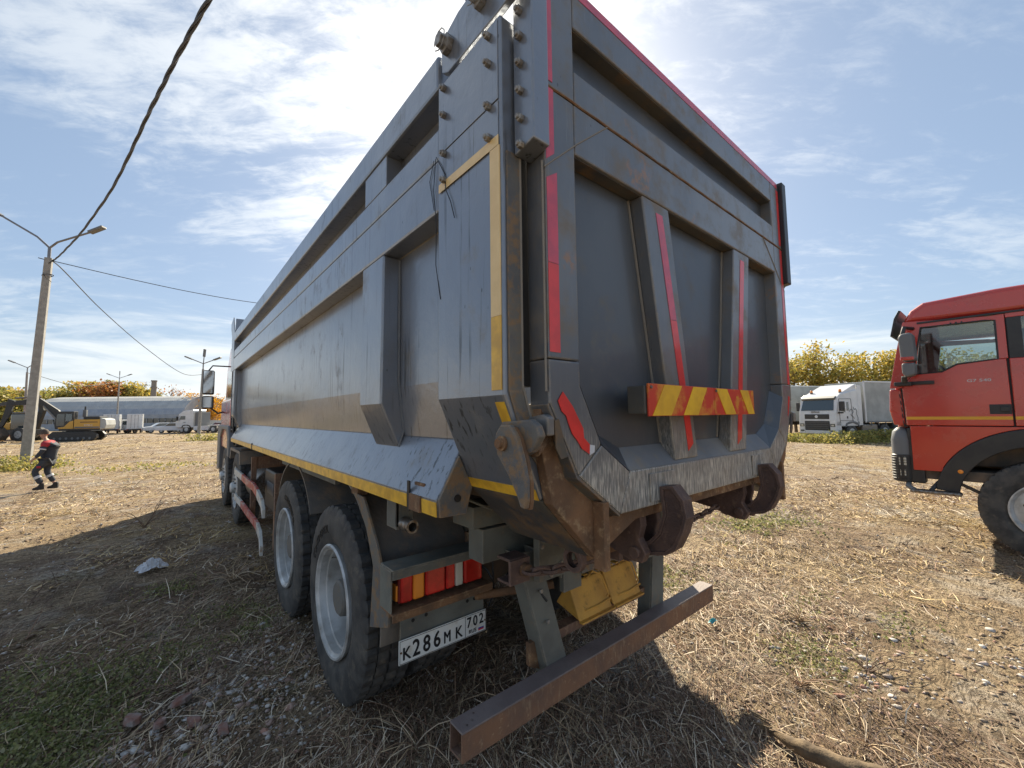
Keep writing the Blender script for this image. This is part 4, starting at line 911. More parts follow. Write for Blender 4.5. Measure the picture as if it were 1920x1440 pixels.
# glazing, trim
win = [(.735, 2.079), (.48, 2.092), (.35, 2.172), (.03, 2.202), (.028, 2.645), (.10, 2.655), (.63, 2.662)]
Q(G().add([(XA+.028, y, z_) for y, z_ in win], [tuple(range(len(win)))]), 'side_window', 'glass', 0)
Q(G().add([(XB-.028, y, z_) for y, z_ in win], [tuple(range(len(win)))]), 'side_window', 'glass', 0)
Q(G().add([(XA+.028, y, z_) for y, z_ in ((-.16, 2.2), (-1.1, 2.2), (-1.1, 2.66), (-.16, 2.66))], [(0, 1, 2, 3)]), 'side_window', 'glass', 0)
Q(G().add([(XB-.028, y, z_) for y, z_ in ((-.16, 2.2), (-1.1, 2.2), (-1.1, 2.66), (-.16, 2.66))], [(0, 1, 2, 3)]), 'side_window', 'glass', 0)
Q(G().tube([(XA+.004, y, z_) for y, z_ in win], .011, 6, closed=True), 'window_seal', 'black_plastic', 0, smooth=True)
# inside
for y0 in (-.15, -1.15):
    for xs in (XA+.28, XB-.80):
        g = G(); g.box(xs, xs+.5, y0, y0+.5, 1.55, 1.75); g.prism([(y0, 1.75), (y0+.14, 1.75), (y0+.04, 2.38), (y0-.06, 2.38)], 'x', xs, xs+.5); g.box(xs+.12, xs+.38, y0-.10, y0-.0, 2.40, 2.58)
        Q(g, 'cab_seat', 'grey_plastic', .04)
Q(G().prism([(.85, 1.9), (.55, 2.0), (.45, 1.9), (.5, 1.6), (.85, 1.5)], 'x', XA+.1, XB-.1), 'dashboard', 'grey_plastic', .03)
sw = G().tube([(XA+.5+.21*math.cos(a), .42+.10*math.sin(a), 2.02+.18*math.sin(a)) for a in np.linspace(0, 2*math.pi, 20)[:-1]], .014, 8, closed=True)
Q(sw, 'steering_wheel', 'black_plastic', 0, smooth=True)
Q(G().box(XA-.003, XA+.001, -.034, .826, 1.512, 1.548), 'stripe', 'orange_tape', 0); Q(G().box(XA-.003, XA+.001, -1.75, -.053, 1.512, 1.548), 'stripe', 'orange_tape', 0)
Q(G().box(XA-.006, XA+.001, -.033, .13, 1.575, 1.685), 'door_handle', 'black_plastic', .02, seg=3)
Q(G().box(XA-.02, XA-.005, -.02, .05, 1.60, 1.66), 'door_handle', 'black_plastic', .01)
v, f = text_geo('G7 540', .062, .004)
Q(G().add([(XA-.002-p[2], .285-p[0]*1.02, 1.952+p[1]*.75) for p in v], f), 'door_badge', 'white_paint', 0)
# mirrors
M = Q(G().prism([(.665, 2.23), (.675, 2.55), (.70, 2.585), (.80, 2.57), (.815, 2.52), (.80, 2.23)], 'x', 6.90, 7.10), 'wing_mirror', 'grey_plastic', .03, seg=3)
Q(G().box(6.895, 7.09, .68, .805, 2.24, 2.285), 'indicator', 'red_paint', .012, parent=M)
Q(G().prism([(.68, 2.06), (.675, 2.21), (.80, 2.21), (.80, 2.09), (.77, 2.03)], 'x', 6.91, 7.09), 'wing_mirror', 'grey_plastic', .025, seg=3)
Q(G().tube([(7.0, .78, 2.57), (7.02, .76, 2.66), (7.19, .70, 2.66)], .022, 8), 'mirror_arm', 'black_plastic', 0, smooth=True)
g = G(); g.box(7.05, 7.20, .74, .90, 1.935, 1.985); g.box(7.165, 7.20, .55, .76, 1.945, 1.99); g.cyl((7.03, .80, 1.98), (7.0, .79, 2.05), .03, 10); Q(g, 'mirror_bracket', 'black_plastic', .01)
# bumper corner with lamp, step
Q(G().lathe([(.80, .02), (.80, .10), (1.25, .105), (1.36, .085), (1.41, .04), (1.42, 0)], 24, (7.30, .90, 0), 'z'), 'bumper_corner', 'grey_plastic', 0, smooth=True)
Q(G().lathe([(.72, .07), (.735, .108), (.80, .112), (1.06, .112), (1.07, .103)], 24, (7.30, .90, 0), 'z'), 'lamp_cage', 'black_plastic', 0, smooth=True)
Q(G().box(7.19, 7.20, .86, .93, .93, 1.04), 'corner_lamp', 'lens_white', .004); Q(G().box(7.19, 7.20, .87, .925, .80, .88), 'corner_lamp', 'lens_white', .004)
g = G()
for k in range(9): g.tube([(7.30+.117*math.cos(a), .90+.117*math.sin(a), .77+.033*k) for a in np.linspace(math.pi*.55, math.pi*1.5, 10)], .003, 5)
Q(g, 'lamp_grille', 'black_plastic', 0, smooth=True)
Q(G().box(7.26, XB-.08, .75, .98, .72, 1.30), 'bumper', 'grey_plastic', .03)
Q(G().box(7.22, 7.40, .70, .84, .72, 1.41), 'bumper_end', 'black_plastic', .02)
Q(G().box(7.26, 7.9, -1.0, .78, .78, .90), 'sill_frame', 'underside', .01)
g = G(); g.box(7.10, 7.24, .40, .84, .615, .655); Q(g, 'cab_step', 'steel', .015)
g = G(); g.tube([(7.17, .80, .64), (7.2, .86, .68), (7.3, .86, .74)], .03, 8); Q(g, 'step_arm', 'grey_plastic', 0, smooth=True)
Q(G().tube([(7.17, .66, .65), (7.24, .60, .74), (7.3, .55, .80)], .022, 8), 'step_arm', 'black_plastic', 0, smooth=True)
g = G(); g.tube([(7.32, .45, .76), (7.3, .2, .62), (7.3, -.1, .58)], .02, 8); Q(g, 'steering_rod', 'underside', 0, smooth=True)
# running gear
for s_, x_ in ((1, XA+.15), (-1, XB-.15)):
    wn = None
RW0 = make_wheel(RT_, (XA+.155, -.24, .54), deep=False, letters=False, rimmat='rim'); RW0.scale = (1, .955, .955); RW0.location.z -= .02; RW1 = copytree(RW0); RW1.location = Vector((XA+.155, -4.2, .54))-ORG[RT_.name]
for y in (-.24, -4.2):
    c = copytree(RW0); c.location = Vector((XB-.155, y, .54))-ORG[RT_.name]; c.rotation_euler = (0, 0, math.pi)
for y in (-.24, -4.2): Q(G().cyl((XA+.3, y, .54), (XB-.3, y, .54), .08, 12), 'axle', 'underside', 0, smooth=True)
Q(G().box(8.0, 8.08, -7.2, .7, .80, 1.05), 'chassis_rail', 'underside', .004); Q(G().box(8.8, 8.88, -7.2, .7, .80, 1.05), 'chassis_rail', 'underside', .004)
Q(G().box(XA+.02, XB-.02, -7.3, -1.95, 1.20, 2.9), 'equipment_body', 'red_paint', .05)
for k in range(3): Q(G().box(XA+.005, XA+.021, -3.6-k*1.75+.05, -2.1-k*1.75, 1.35, 2.7), 'roller_shutter', 'steel', .01)
Q(G().prism([(.5, .95), (-.9, .95), (-.9, 1.28), (.5, 1.28)], 'x', XA+.25, XB-.25), 'engine_block', 'underside', .02)

# ================================================================== generic far vehicles
def wheel_simple(parent, x, y, z_, r, w=.25, rim='rim'):
    wn = G().lathe([(-w/2, r*.55), (-w/2, r*.92), (-w/2+.03, r), (w/2-.03, r), (w/2, r*.92), (w/2, r*.55)], 22, (x, y, z_), 'y').build('wheel', 'rubber', parent, 0, True)
    G().lathe([(-w/2-.01, 0), (-w/2-.005, r*.35), (-w/2+.01, r*.58), (w/2-.01, r*.58), (w/2+.005, r*.35), (w/2+.01, 0)], 16, (x, y, z_), 'y').build('rim', rim, wn, 0, True)
def B(parent, name, mat, *a, bevel=.02, seg=2): return G().box(*a).build(name, mat, parent, bevel, seg=seg)

# ---- white tractor with trailer, on the right (x along it, front at 0; y=0 is the side in view)
ang = math.atan2(-.375, .927)
ST = thing('semi_truck', 'white tractor unit with amber roof beacons pulling a grey trailer, behind the red truck', 'truck', (32.6, 6.98, -.30), ang)
g = G(); g.prism([(.03, .95), (.0, 1.35), (.05, 1.9), (.28, 2.85), (.55, 3.05), (2.1, 3.35), (2.2, 3.3), (2.2, .95)], 'y', .03, 2.47)
g.build('cab_shell', 'white_paint', ST, .08, seg=4)
g = G(); g.prism([(.55, 3.02), (.9, 3.18), (2.15, 3.72), (2.22, 3.70), (2.22, 3.3)], 'y', .12, 2.38); g.build('roof_fairing', 'white_paint', ST, .05, seg=3)
g = G(); g.prism([(2.05, 1.0), (2.45, 1.0), (2.45, 3.6), (2.1, 3.62)], 'y', .02, .06); g.build('side_fairing', 'white_paint', ST, .01)
g = G(); g.prism([(2.05, 1.0), (2.45, 1.0), (2.45, 3.6), (2.1, 3.62)], 'y', 2.44, 2.48); g.build('side_fairing', 'white_paint', ST, .01)
g = G(); g.add([(.038, .18, 1.98), (.038, 2.32, 1.98), (.235, 2.25, 2.70), (.235, .25, 2.70)], [(0, 1, 2, 3)]); g.build('windscreen', 'dark_glass', ST, 0)
g = G(); g.prism([(.20, 2.66), (.10, 2.78), (.30, 2.92), (.34, 2.9)], 'y', .15, 2.35); g.build('sun_visor', 'grey_plastic', ST, .02)
B(ST, 'grille', 'black_plastic', -.02, .03, .45, 2.05, 1.42, 1.74); B(ST, 'grille', 'black_plastic', -.03, .05, .45, 2.05, .70, 1.30)
for k in range(4): B(ST, 'grille_slat', 'grey_plastic', -.035, -.018, .5, 2.0, .80+k*.13, .815+k*.13, bevel=0)
B(ST, 'bumper', 'white_paint', -.01, .5, .03, .44, .45, 1.30, bevel=.05); B(ST, 'bumper', 'white_paint', -.01, .5, 2.06, 2.47, .45, 1.30, bevel=.05); B(ST, 'bumper', 'white_paint', -.02, .3, .45, 2.05, .45, .68, bevel=.03)
for y in (.10, 2.10):
    hl = B(ST, 'headlight', 'dark_glass', -.02, .0, y, y+.30, .92, 1.12)
    B(hl, 'headlight_lens', 'lens_white', -.028, -.018, y+.06, y+.22, .96, 1.06, bevel=0)
for y in (.12, 2.12): B(ST, 'fog_light', 'black_plastic', -.018, .0, y, y+.26, .60, .70)
G().lathe([(0, 0), (0, .10), (-.02, .09), (-.02, 0)], 20, (-.021, 1.25, 1.58)).build('front_emblem', 'white_paint', ST, 0)
v, f = text_geo('SITRAK', .17, .01)
G().add([(-.002-p[2]+.02, 1.62-p[0]*1.05, 1.82+p[1]) for p in v], f).build('front_lettering', 'steel', ST, 0)
G().prism([(.42, 1.95), (.50, 2.55), (.88, 2.55), (.88, 1.85)], 'y', .022, .031).build('side_window', 'dark_glass', ST, 0)
G().prism([(1.02, 1.95), (1.02, 2.52), (1.22, 2.52), (1.22, 1.95)], 'y', .022, .031).build('side_window', 'dark_glass', ST, 0)
g = G()
for q in (((.36, 1.2), (.36, 2.72)), ((.36, 2.72), (1.45, 2.72)), ((1.45, 2.72), (1.52, 1.25)), ((.36, 1.32), (1.6, 1.32))):
    g.tube([(q[0][0], .026, q[0][1]), (q[1][0], .026, q[1][1])], .014, 5)
g.build('door_gap', 'ink', ST, 0)
# line drawing on the side of the cab
g = G()
g.tube([(1.25+a, .016, c_) for a, c_ in ((.0, 1.9), (.12, 2.05), (.3, 2.0), (.35, 1.85), (.22, 1.75), (.1, 1.72), (.2, 1.6), (.35, 1.55), (.4, 1.42))], .011, 5)
g.tube([(1.6+a, .012, c_) for a, c_ in ((.0, 2.2), (.1, 2.0), (.2, 2.1), (.32, 1.95), (.30, 1.7), (.4, 1.5), (.36, 1.3))], .011, 5)
g.tube([(1.5+a, .012, c_) for a, c_ in ((.0, 1.3), (.15, 1.12), (.35, 1.05), (.55, 1.25), (.6, 1.1))], .011, 5)
g.build('side_drawing', 'ink', ST, 0)
B(ST, 'wing_mirror', 'black_plastic', .22, .38, -.32, -.06, 1.95, 2.55, bevel=.04); B(ST, 'wing_mirror', 'black_plastic', .22, .38, 2.56, 2.80, 1.95, 2.55, bevel=.04)
B(ST, 'mirror_bracket', 'black_plastic', .2, .4, -.2, .03, 1.78, 1.88); B(ST, 'door_handle', 'black_plastic', 1.0, 1.1, .01, .03, 1.45, 1.6)
for y in (.25, 2.1):
    G().lathe([(3.14, 0), (3.14, .09), (3.20, .085), (3.20, 0)], 14, (.85, y, 0), 'z').build('beacon_base', 'black_plastic', ST, 0)
    G().lathe([(3.20, .085), (3.34, .075), (3.37, .04), (3.37, 0)], 14, (.85, y, 0), 'z').build('roof_beacon', 'lens_amber', ST, 0, True)
wheel_simple(ST, 1.45, .22, .52, .52, .34); wheel_simple(ST, 1.45, 2.28, .52, .52, .34)
for x in (4.6, 5.9): wheel_simple(ST, x, .3, .52, .52, .5); wheel_simple(ST, x, 2.2, .52, .52, .5)
G().prism([(.75, .9), (.9, 1.15), (1.2, 1.26), (1.7, 1.26), (2.0, 1.15), (2.15, .9), (2.05, .9), (1.9, 1.06), (1.45, 1.16), (1.0, 1.06), (.85, .9)], 'y', .0, .3).build('wheel_arch', 'grey_plastic', ST, .01)
B(ST, 'fuel_tank', 'steel', 2.45, 3.9, .05, .7, .45, 1.05, bevel=.08); B(ST, 'chassis', 'underside', .6, 13.5, .85, 1.65, .75, 1.05)
g = G().box(2.7, 13.8, 0, 2.5, 1.22, 3.85); g.build('trailer_box', 'trailer_tarp', ST, .03)
B(ST, 'trailer_corner_post', 'white_paint', 2.68, 2.80, -.02, .05, 1.15, 3.88); B(ST, 'trailer_top_rail', 'white_paint', 2.68, 13.8, -.02, .04, 3.80, 3.90); B(ST, 'trailer_sill', 'grey_plastic', 2.7, 13.8, -.02, .05, 1.15, 1.25)
for k in range(6): B(ST, 'trailer_side_guard', 'grey_plastic', 3.2+k*.7, 3.24+k*.7, -.01, .03, .95, 1.18, bevel=0)
for x in (10.2, 11.5, 12.8): wheel_simple(ST, x, .3, .5, .5, .4); wheel_simple(ST, x, 2.2, .5, .5, .4)
# ---- second trailer behind it
TR = thing('box_trailer', 'plain light grey box trailer parked behind the white tractor unit', 'trailer', (36.2, 11.9, -.3), ang)
B(TR, 'trailer_box', 'trailer_tarp', 0, 12, 0, 2.5, 1.15, 4.0, bevel=.03); B(TR, 'trailer_top_rail', 'white_paint', -.02, 12, -.02, .05, 3.93, 4.03)
for k in range(8): B(TR, 'wall_rib', 'white_paint', -.03, .0, .1+k*.32, .14+k*.32, 1.2, 3.9, bevel=0)
B(TR, 'chassis', 'underside', .5, 12, .8, 1.7, .85, 1.15)
for x in (8.5, 9.8, 11.1): wheel_simple(TR, x, .3, .5, .5, .4); wheel_simple(TR, x, 2.2, .5, .5, .4)
B(TR, 'landing_leg', 'underside', 2.2, 2.35, .6, .75, 0, 1.0); B(TR, 'landing_leg', 'underside', 2.2, 2.35, 1.8, 1.95, 0, 1.0)

# ---- white tractor unit in the distance, seen side-on, facing left
DF = thing('tractor_unit', 'white long-haul tractor unit without trailer, side-on by the blue hangar', 'truck', (.475, 74.09, -.3), PH)
G().prism([(.02, .75), (.0, 1.5), (.10, 1.95), (.45, 2.62), (1.0, 3.05), (2.3, 3.22), (2.45, 3.2), (2.45, .75)], 'y', 0, 2.4).build('cab_shell', 'white_paint', DF, .06, seg=3)
G().prism([(.55, 1.85), (.72, 2.35), (1.35, 2.35), (1.35, 1.85)], 'y', -.02, -.004).build('side_window', 'dark_glass', DF, 0)
G().prism([(.07, 1.85), (.12, 1.95), (.42, 2.56), (.36, 2.5)], 'y', -.015, 2.41).build('windscreen', 'dark_glass', DF, 0)
B(DF, 'wing_mirror', 'black_plastic', .30, .42, -.30, -.05, 1.7, 2.3); B(DF, 'badge', 'grey_plastic', 1.1, 1.4, -.015, -.002, 1.42, 1.5, bevel=0)
G().prism([(.85, .75), (1.0, 1.05), (1.3, 1.15), (1.75, 1.15), (2.1, .98), (2.2, .75), (2.05, .75), (1.9, .95), (1.5, 1.05), (1.1, .95), (1.0, .75)], 'y', -.03, .3).build('wheel_arch', 'black_plastic', DF, 0)
wheel_simple(DF, 1.5, .2, .48, .48, .32); wheel_simple(DF, 5.3, .2, .48, .48, .5); wheel_simple(DF, 1.5, 2.2, .48, .48, .32); wheel_simple(DF, 5.3, 2.2, .48, .48, .5)
B(DF, 'side_skirt', 'white_paint', 2.5, 4.6, .02, .3, .35, .95, bevel=.04); B(DF, 'chassis', 'grey_plastic', .5, 6.1, .7, 1.7, .65, .95); B(DF, 'rear_mudguard', 'white_paint', 4.75, 5.95, .0, .5, .98, 1.1, bevel=.05)
B(DF, 'equipment_rack', 'grey_plastic', 2.55, 3.3, .2, 2.1, .95, 2.9, bevel=.02)
# ---- two box vans seen from behind
def box_van(loc, label):
    V = thing('box_van', label, 'van', loc, PH+.70, 'white box vans parked before the hangar')
    V.scale = (.78, 1, 1)
    B(V, 'cargo_box', 'white_paint', 0, 2.1, 0, 4.2, .62, 2.72, bevel=.02)
    for x in (.04, 1.06): B(V, 'rear_door', 'white_paint', x, x+.99, -.03, -.003, .68, 2.66, bevel=.01)
    for x in (.55, 1.5): B(V, 'door_bolt', 'grey_plastic', x, x+.03, -.05, -.031, .7, 2.6, bevel=0)
    B(V, 'door_trim', 'ink', 1.03, 1.06, -.02, -.004, .68, 2.66, bevel=0); B(V, 'rear_frame', 'black_plastic', 0, 2.1, .0, .3, .45, .61, bevel=0)
    B(V, 'chassis', 'underside', .5, 1.6, .2, 5.8, .4, .6); B(V, 'cab', 'white_paint', .15, 1.95, 4.3, 6.0, .45, 2.2, bevel=.15, seg=3)
    for y in (1.2, 5.2): wheel_v(V, y)
    for x in (.08, 1.9): B(V, 'tail_lamp', 'lens_red', x, x+.12, -.02, .0, .48, .58, bevel=0)
    return V
def wheel_v(V, y):
    for x in (.25, 1.85): G().lathe([(-.13, 0), (-.13, .3), (-.1, .36), (.1, .36), (.13, .3), (.13, 0)], 18, (x, y, .36)).build('wheel', 'rubber', V, 0, True)
box_van((-7.3, 80.5, -.3), 'white box van nearer the excavator, seen from behind')
box_van((-4.75, 78.4, -.3), 'white box van farther from the excavator, beside the parked cars')
# ---- cars in the row
def car(loc, rz, label, mat='white_paint', L=4.3, h=1.45):
    V = thing('parked_car', label, 'car', loc, rz, 'cars parked in front of the hangar')
    G().prism([(0, .35), (0, .75), (.15, .85), (1.0, .95), (L-.8, 1.0), (L-.05, .9), (L, .5), (L-.05, .35)], 'y', 0, 1.75).build('car_body', mat, V, .08, seg=3)
    G().prism([(1.0, .95), (1.65, h-.04), (1.9, h), (L-1.5, h), (L-.7, 1.0)], 'y', .12, 1.63).build('car_roof', mat, V, .06, seg=3)
    G().prism([(1.18, .98), (1.72, h-.09), (L-1.55, h-.09), (L-1.0, 1.0)], 'y', .10, 1.65).build('window', 'dark_glass', V, 0)
    for x in (.8, L-.85): wheel_simple(V, x, .12, .31, .31, .2); wheel_simple(V, x, 1.63, .31, .31, .2)
    for y in (.12, 1.4): B(V, 'headlight', 'lens_white', -.015, .02, y, y+.25, .62, .75, bevel=0)
    return V
car((-2.9, 76.9, -.3), PH+.9, 'white car parked right beside the second box van')
car((-1.7, 76.0, -.3), PH+.1, 'silver-white saloon in the middle of the parked row', 'litter_white')
car((.1, 77.6, -.3), PH+.2, 'dark-roofed white car partly behind the white tractor unit nose', 'white_paint')
car((3.4, 73.8, -.3), PH+.1, 'white car showing behind the rear wheels of the tractor unit')
# little truck cab between the two box vans
V = thing('small_truck', 'small white truck cab peeping out between the two box vans', 'truck', (-5.5, 81.5, -.3), PH)
B(V, 'cab', 'white_paint', 0, 1.5, 0, 1.8, .4, 2.0, bevel=.12, seg=3); B(V, 'windscreen', 'dark_glass', .2, 1.3, -.01, .02, 1.2, 1.75, bevel=0); B(V, 'chassis', 'underside', .3, 1.3, .3, 5, .4, .6)
for x in (.1, 1.4): G().lathe([(-.1, 0), (-.1, .33), (.1, .33), (.1, 0)], 16, (x, .7, .33)).build('wheel', 'rubber', V, 0, True)

# ---- excavator, facing left
EX = thing('excavator', 'yellow and black crawler excavator facing left, standing behind the tall lamp pole', 'excavator', (-8.75, 56.9, -.28), PH+.42)
EX.scale = (.74, .75, .97)
def trk(y0, y1):
    pts = [(.35, .0), (4.2, .0), (4.6, .25), (4.6, .55), (4.25, .85), (.35, .85), (-.05, .55), (-.05, .25)]
    t_ = G().prism(pts, 'y', y0, y1).build('track', 'black_plastic', EX, .05)
    n = 34
    for k in range(16):
        for zz_ in (-.03, .85): G().box(.35+k*.25, .50+k*.25, y0-.02, y1+.02, zz_, zz_+.035).build('track_shoe', 'rubber', t_, 0)
    for k in range(7): G().lathe([(-.03, 0), (-.03, .12), (0, .12)], 12, (.6+k*.56, y0, .22), 'y').build('track_roller', 'grey_plastic', t_, 0)
trk(0, .6); trk(2.2, 2.8)
B(EX, 'turntable', 'black_plastic', 1.4, 3.2, .6, 2.2, .7, 1.15)
B(EX, 'engine_deck', 'excavator_yellow', 2.3, 4.85, .1, 2.7, 1.15, 2.05, bevel=.05)
B(EX, 'deck_panel', 'black_plastic', 2.9, 4.6, .092, .105, 1.75, 1.82, bevel=0); B(EX, 'deck_panel', 'grey_plastic', 2.4, 4.8, .09, .108, 1.20, 1.34, bevel=0)
v, f = text_geo('E370LC', .26, .004); G().add([(3.3+p[0], .088-p[2], 1.42+p[1]*.8) for p in v], f).build('deck_lettering', 'white_paint', EX, 0)
B(EX, 'engine_hood', 'black_plastic', 3.1, 4.7, .3, 2.5, 2.05, 2.35, bevel=.06)
G().prism([(4.85, 1.05), (5.35, 1.1), (5.5, 1.5), (5.4, 2.05), (4.85, 2.2)], 'y', .05, 2.75).build('counterweight', 'trailer_tarp', EX, .08, seg=3)
B(EX, 'lower_frame', 'black_plastic', .9, 4.8, .15, 2.65, .98, 1.16)
G().prism([(.55, 1.15), (.45, 1.6), (.6, 2.6), (.8, 2.85), (2.25, 2.85), (2.25, 1.15)], 'y', .1, 1.15).build('cab', 'black_plastic', EX, .04)
G().prism([(.62, 1.9), (.72, 2.6), (1.4, 2.6), (1.4, 1.45), (.66, 1.45)], 'y', .088, .10).build('cab_window', 'dark_glass', EX, 0)
G().prism([(1.5, 1.9), (1.5, 2.6), (2.1, 2.6), (2.1, 1.9)], 'y', .088, .10).build('cab_window', 'glass', EX, 0)
G().prism([(.85, 1.16), (2.26, 1.16), (2.26, 1.95), (1.9, 1.85), (1.4, 1.35), (.85, 1.3)], 'y', .08, .087).build('cab_door', 'excavator_yellow', EX, 0)
G().cyl((2.75, 1.5, 2.2), (2.75, 1.5, 3.35), .09, 10).build('exhaust', 'black_plastic', EX, 0); B(EX, 'exhaust_shroud', 'grey_plastic', 2.6, 2.95, 1.3, 1.7, 2.3, 3.0)
bm_ = [(1.2, 1.7), (.2, 3.0), (-1.6, 4.15), (-2.1, 4.2), (-4.2, 3.75), (-4.25, 3.45), (-2.1, 3.55), (-1.5, 3.45), (-.3, 2.6), (.7, 1.5)]
G().prism(bm_, 'y', 1.35, 1.75).build('boom', 'black_plastic', EX, .03)
G().cyl((.3, 1.3, 1.9), (-1.2, 1.3, 3.4), .09, 8).build('boom_cylinder', 'steel', EX, 0); G().cyl((-1.6, 1.55, 4.35), (-3.9, 1.55, 4.15), .09, 8).build('stick_cylinder', 'steel', EX, 0)
G().prism([(-4.5, 4.1), (-3.9, 3.9), (-4.2, 2.6), (-4.9, 1.3), (-5.15, 1.4), (-4.75, 2.8)], 'y', 1.4, 1.7).build('stick', 'black_plastic', EX, .02)
G().prism([(-5.2, 1.5), (-4.8, 1.2), (-4.5, .6), (-4.8, .15), (-5.5, .25), (-5.9, .7), (-5.5, .65), (-5.1, .6)], 'y', .9, 2.2).build('bucket', 'underside', EX, .02)
# ---- backhoe loader at the left edge
BL = thing('backhoe_loader', 'dark and yellow backhoe loader with raised arm at the far left edge', 'loader', (-13.0, 60.6, -.28), PH)
B(BL, 'chassis', 'black_plastic', 0, 3.4, .4, 1.8, .6, 1.1); B(BL, 'engine_hood', 'excavator_yellow', -.2, 1.3, .5, 1.7, 1.1, 1.75, bevel=.08)
B(BL, 'cab', 'dark_glass', 1.4, 2.8, .4, 1.8, 1.1, 2.6, bevel=.08); B(BL, 'cab_roof', 'grey_plastic', 1.3, 2.9, .35, 1.85, 2.6, 2.75, bevel=.03)
wheel_simple(BL, .3, .35, .45, .45, .3); wheel_simple(BL, 2.5, .35, .65, .65, .4); wheel_simple(BL, .3, 1.85, .45, .45, .3); wheel_simple(BL, 2.5, 1.85, .65, .65, .4)
G().prism([(1.0, 1.2), (.2, 1.6), (-1.3, .5), (-1.4, .3), (-1.1, .25), (.2, 1.3)], 'y', .2, .4).build('loader_arm', 'excavator_yellow', BL, .02)
G().prism([(-1.3, .7), (-1.9, .55), (-2.1, .05), (-1.2, .0)], 'y', 0, 2.2).build('loader_bucket', 'excavator_yellow', BL, .02)
G().prism([(3.3, 1.0), (3.9, 2.9), (3.6, 3.7), (3.3, 3.7), (3.4, 2.9), (2.9, 1.1)], 'y', .9, 1.2).build('backhoe_boom', 'black_plastic', BL, .02)
G().prism([(3.7, 3.8), (1.0, 3.9), (-.8, 3.6), (-.8, 3.3), (1.0, 3.5), (3.6, 3.4)], 'y', .9, 1.15).build('backhoe_stick', 'black_plastic', BL, .02)
# ---- red pickup-like bit and white truck behind the loader
V = car((-14.3, 66.5, -.3), PH, 'red car half hidden behind the backhoe loader', 'red_paint'); V['group'] = 'cars parked in front of the hangar'

# ================================================================== hangar, chimney
HG = thing('hangar', 'long hangar with a curved corrugated roof coloured pale as sunlit and blue-grey side', 'hangar', (-21.64, 122.4, -.5), PH+.02)
LH = 29.8; Wd = 14
g = G(); sec = [(0, 3.1), (.22, 3.7), (.55, 4.3), (1.0, 4.95), (2.0, 5.9), (3.6, 6.6), (5.5, 6.95), (7, 7.05)]
sec = sec+[(Wd-y, z_) for y, z_ in sec[-2::-1]]
for k, (a, c_) in enumerate(((0, 2), (2, len(sec)-1))):
    gg = G()
    nn = 132; pts = []
    for i in range(nn+1):
        off_ = .05 if i % 2 else 0.0
        pts += [(i*LH/nn, y, z_-off_) for y, z_ in sec[a:c_+1]]
    m_ = c_-a+1
    gg.add(pts, [(i*m_+j, i*m_+j+1, (i+1)*m_+j+1, (i+1)*m_+j) for i in range(nn) for j in range(m_-1)])
    gg.build('roof_sheet', 'hangar_blue' if k == 0 else 'hangar_roof_sunlit', HG, 0)
B(HG, 'side_wall', 'hangar_blue', 0, LH, .02, .3, 0, 1.45, bevel=0); B(HG, 'side_wall', 'hangar_blue', 0, LH, .02, .3, 2.35, 3.1, bevel=0)
B(HG, 'window_band', 'dark_glass', 0, LH, .12, .2, 1.45, 2.35, bevel=0)
for k in range(28): B(HG, 'window_frame', 'hangar_window', k*1.2, k*1.2+.14, .03, .15, 1.45, 2.35, bevel=0)
for e, x in ((0, 0), (1, LH-.1)): G().prism([(.02, 0)]+sec+[(Wd, 0)], 'x', x+.02, x+.08).build('gable_wall', 'hangar_blue', HG, 0)
CM = thing('chimney', 'tall grey industrial chimney rising behind the hangar roof', 'chimney', (-3.9, 146, -.5))
G().lathe([(0, .70), (9, .62), (10.6, .58), (10.6, .74), (10.9, .74), (10.9, .58), (12.3, .56), (12.3, .68), (12.6, .68), (12.6, .45), (12.0, .42)], 20, ax='z').build('chimney_stack', 'chimney_brick', CM, 0, True)
# fence bits at the right end of the hangar
FN = thing('board_fence', 'low grey board fence beyond the distant tractor unit', 'fence', (4.6, 82.0, -.3), PH)
for k in range(8): B(FN, 'fence_panel', 'trailer_tarp', k*1.5, k*1.5+1.42, 0, .06, 0, 1.7, bevel=0)

# ================================================================== lamp poles and wires
def pole(base, top, r0, r1, name, label, square=False):
    PL = thing(name, label, 'lamp post', base, 0, 'lamp posts across the yard')
    d = Vector(top)-Vector(base)
    if square:
        a, c_ = .155, .11
        rv = Vector((RX.x, RX.y, 0)).normalized(); fv = Vector((FW.x, FW.y, 0)).normalized()
        th = math.radians(35); u = rv*math.cos(th)+fv*math.sin(th); w_ = -rv*math.sin(th)+fv*math.cos(th)
        A = [tuple(u*(sx*a)+w_*(sy*a)+Vector((0, 0, -.3))) for sx, sy in ((-1, -1), (1, -1), (1, 1), (-1, 1))]
        Bq = [tuple(u*(sx*c_)+w_*(sy*c_)+d) for sx, sy in ((-1, -1), (1, -1), (1, 1), (-1, 1))]
        G().loft(A, Bq).build('pole_shaft', 'concrete', PL, .015)
    else: G().cyl((0, 0, -.2), tuple(d), r0, 10, r1=r1).build('pole_shaft', 'concrete' if r0 > .13 else 'pole_metal', PL, 0, True)
    return PL, d
P1, d1 = pole((-4.70, 26.77, -.30), (-4.26, 25.54, 8.51), 0, 0, 'lamp_pole', 'tall leaning concrete lamp pole with two arms, beside the walking man', True)
fk = d1+Vector((0, 0, .45))
G().cyl(tuple(d1-Vector((0, 0, .3))), tuple(fk), .055, 10).build('pole_bracket', 'pole_metal', P1, 0, True)
b0 = Vector((-4.70, 26.77, -.30))
aL = Vector((-5.93, 26.75, 10.37))-b0; aR = Vector((-2.60, 24.04, 9.75))-b0
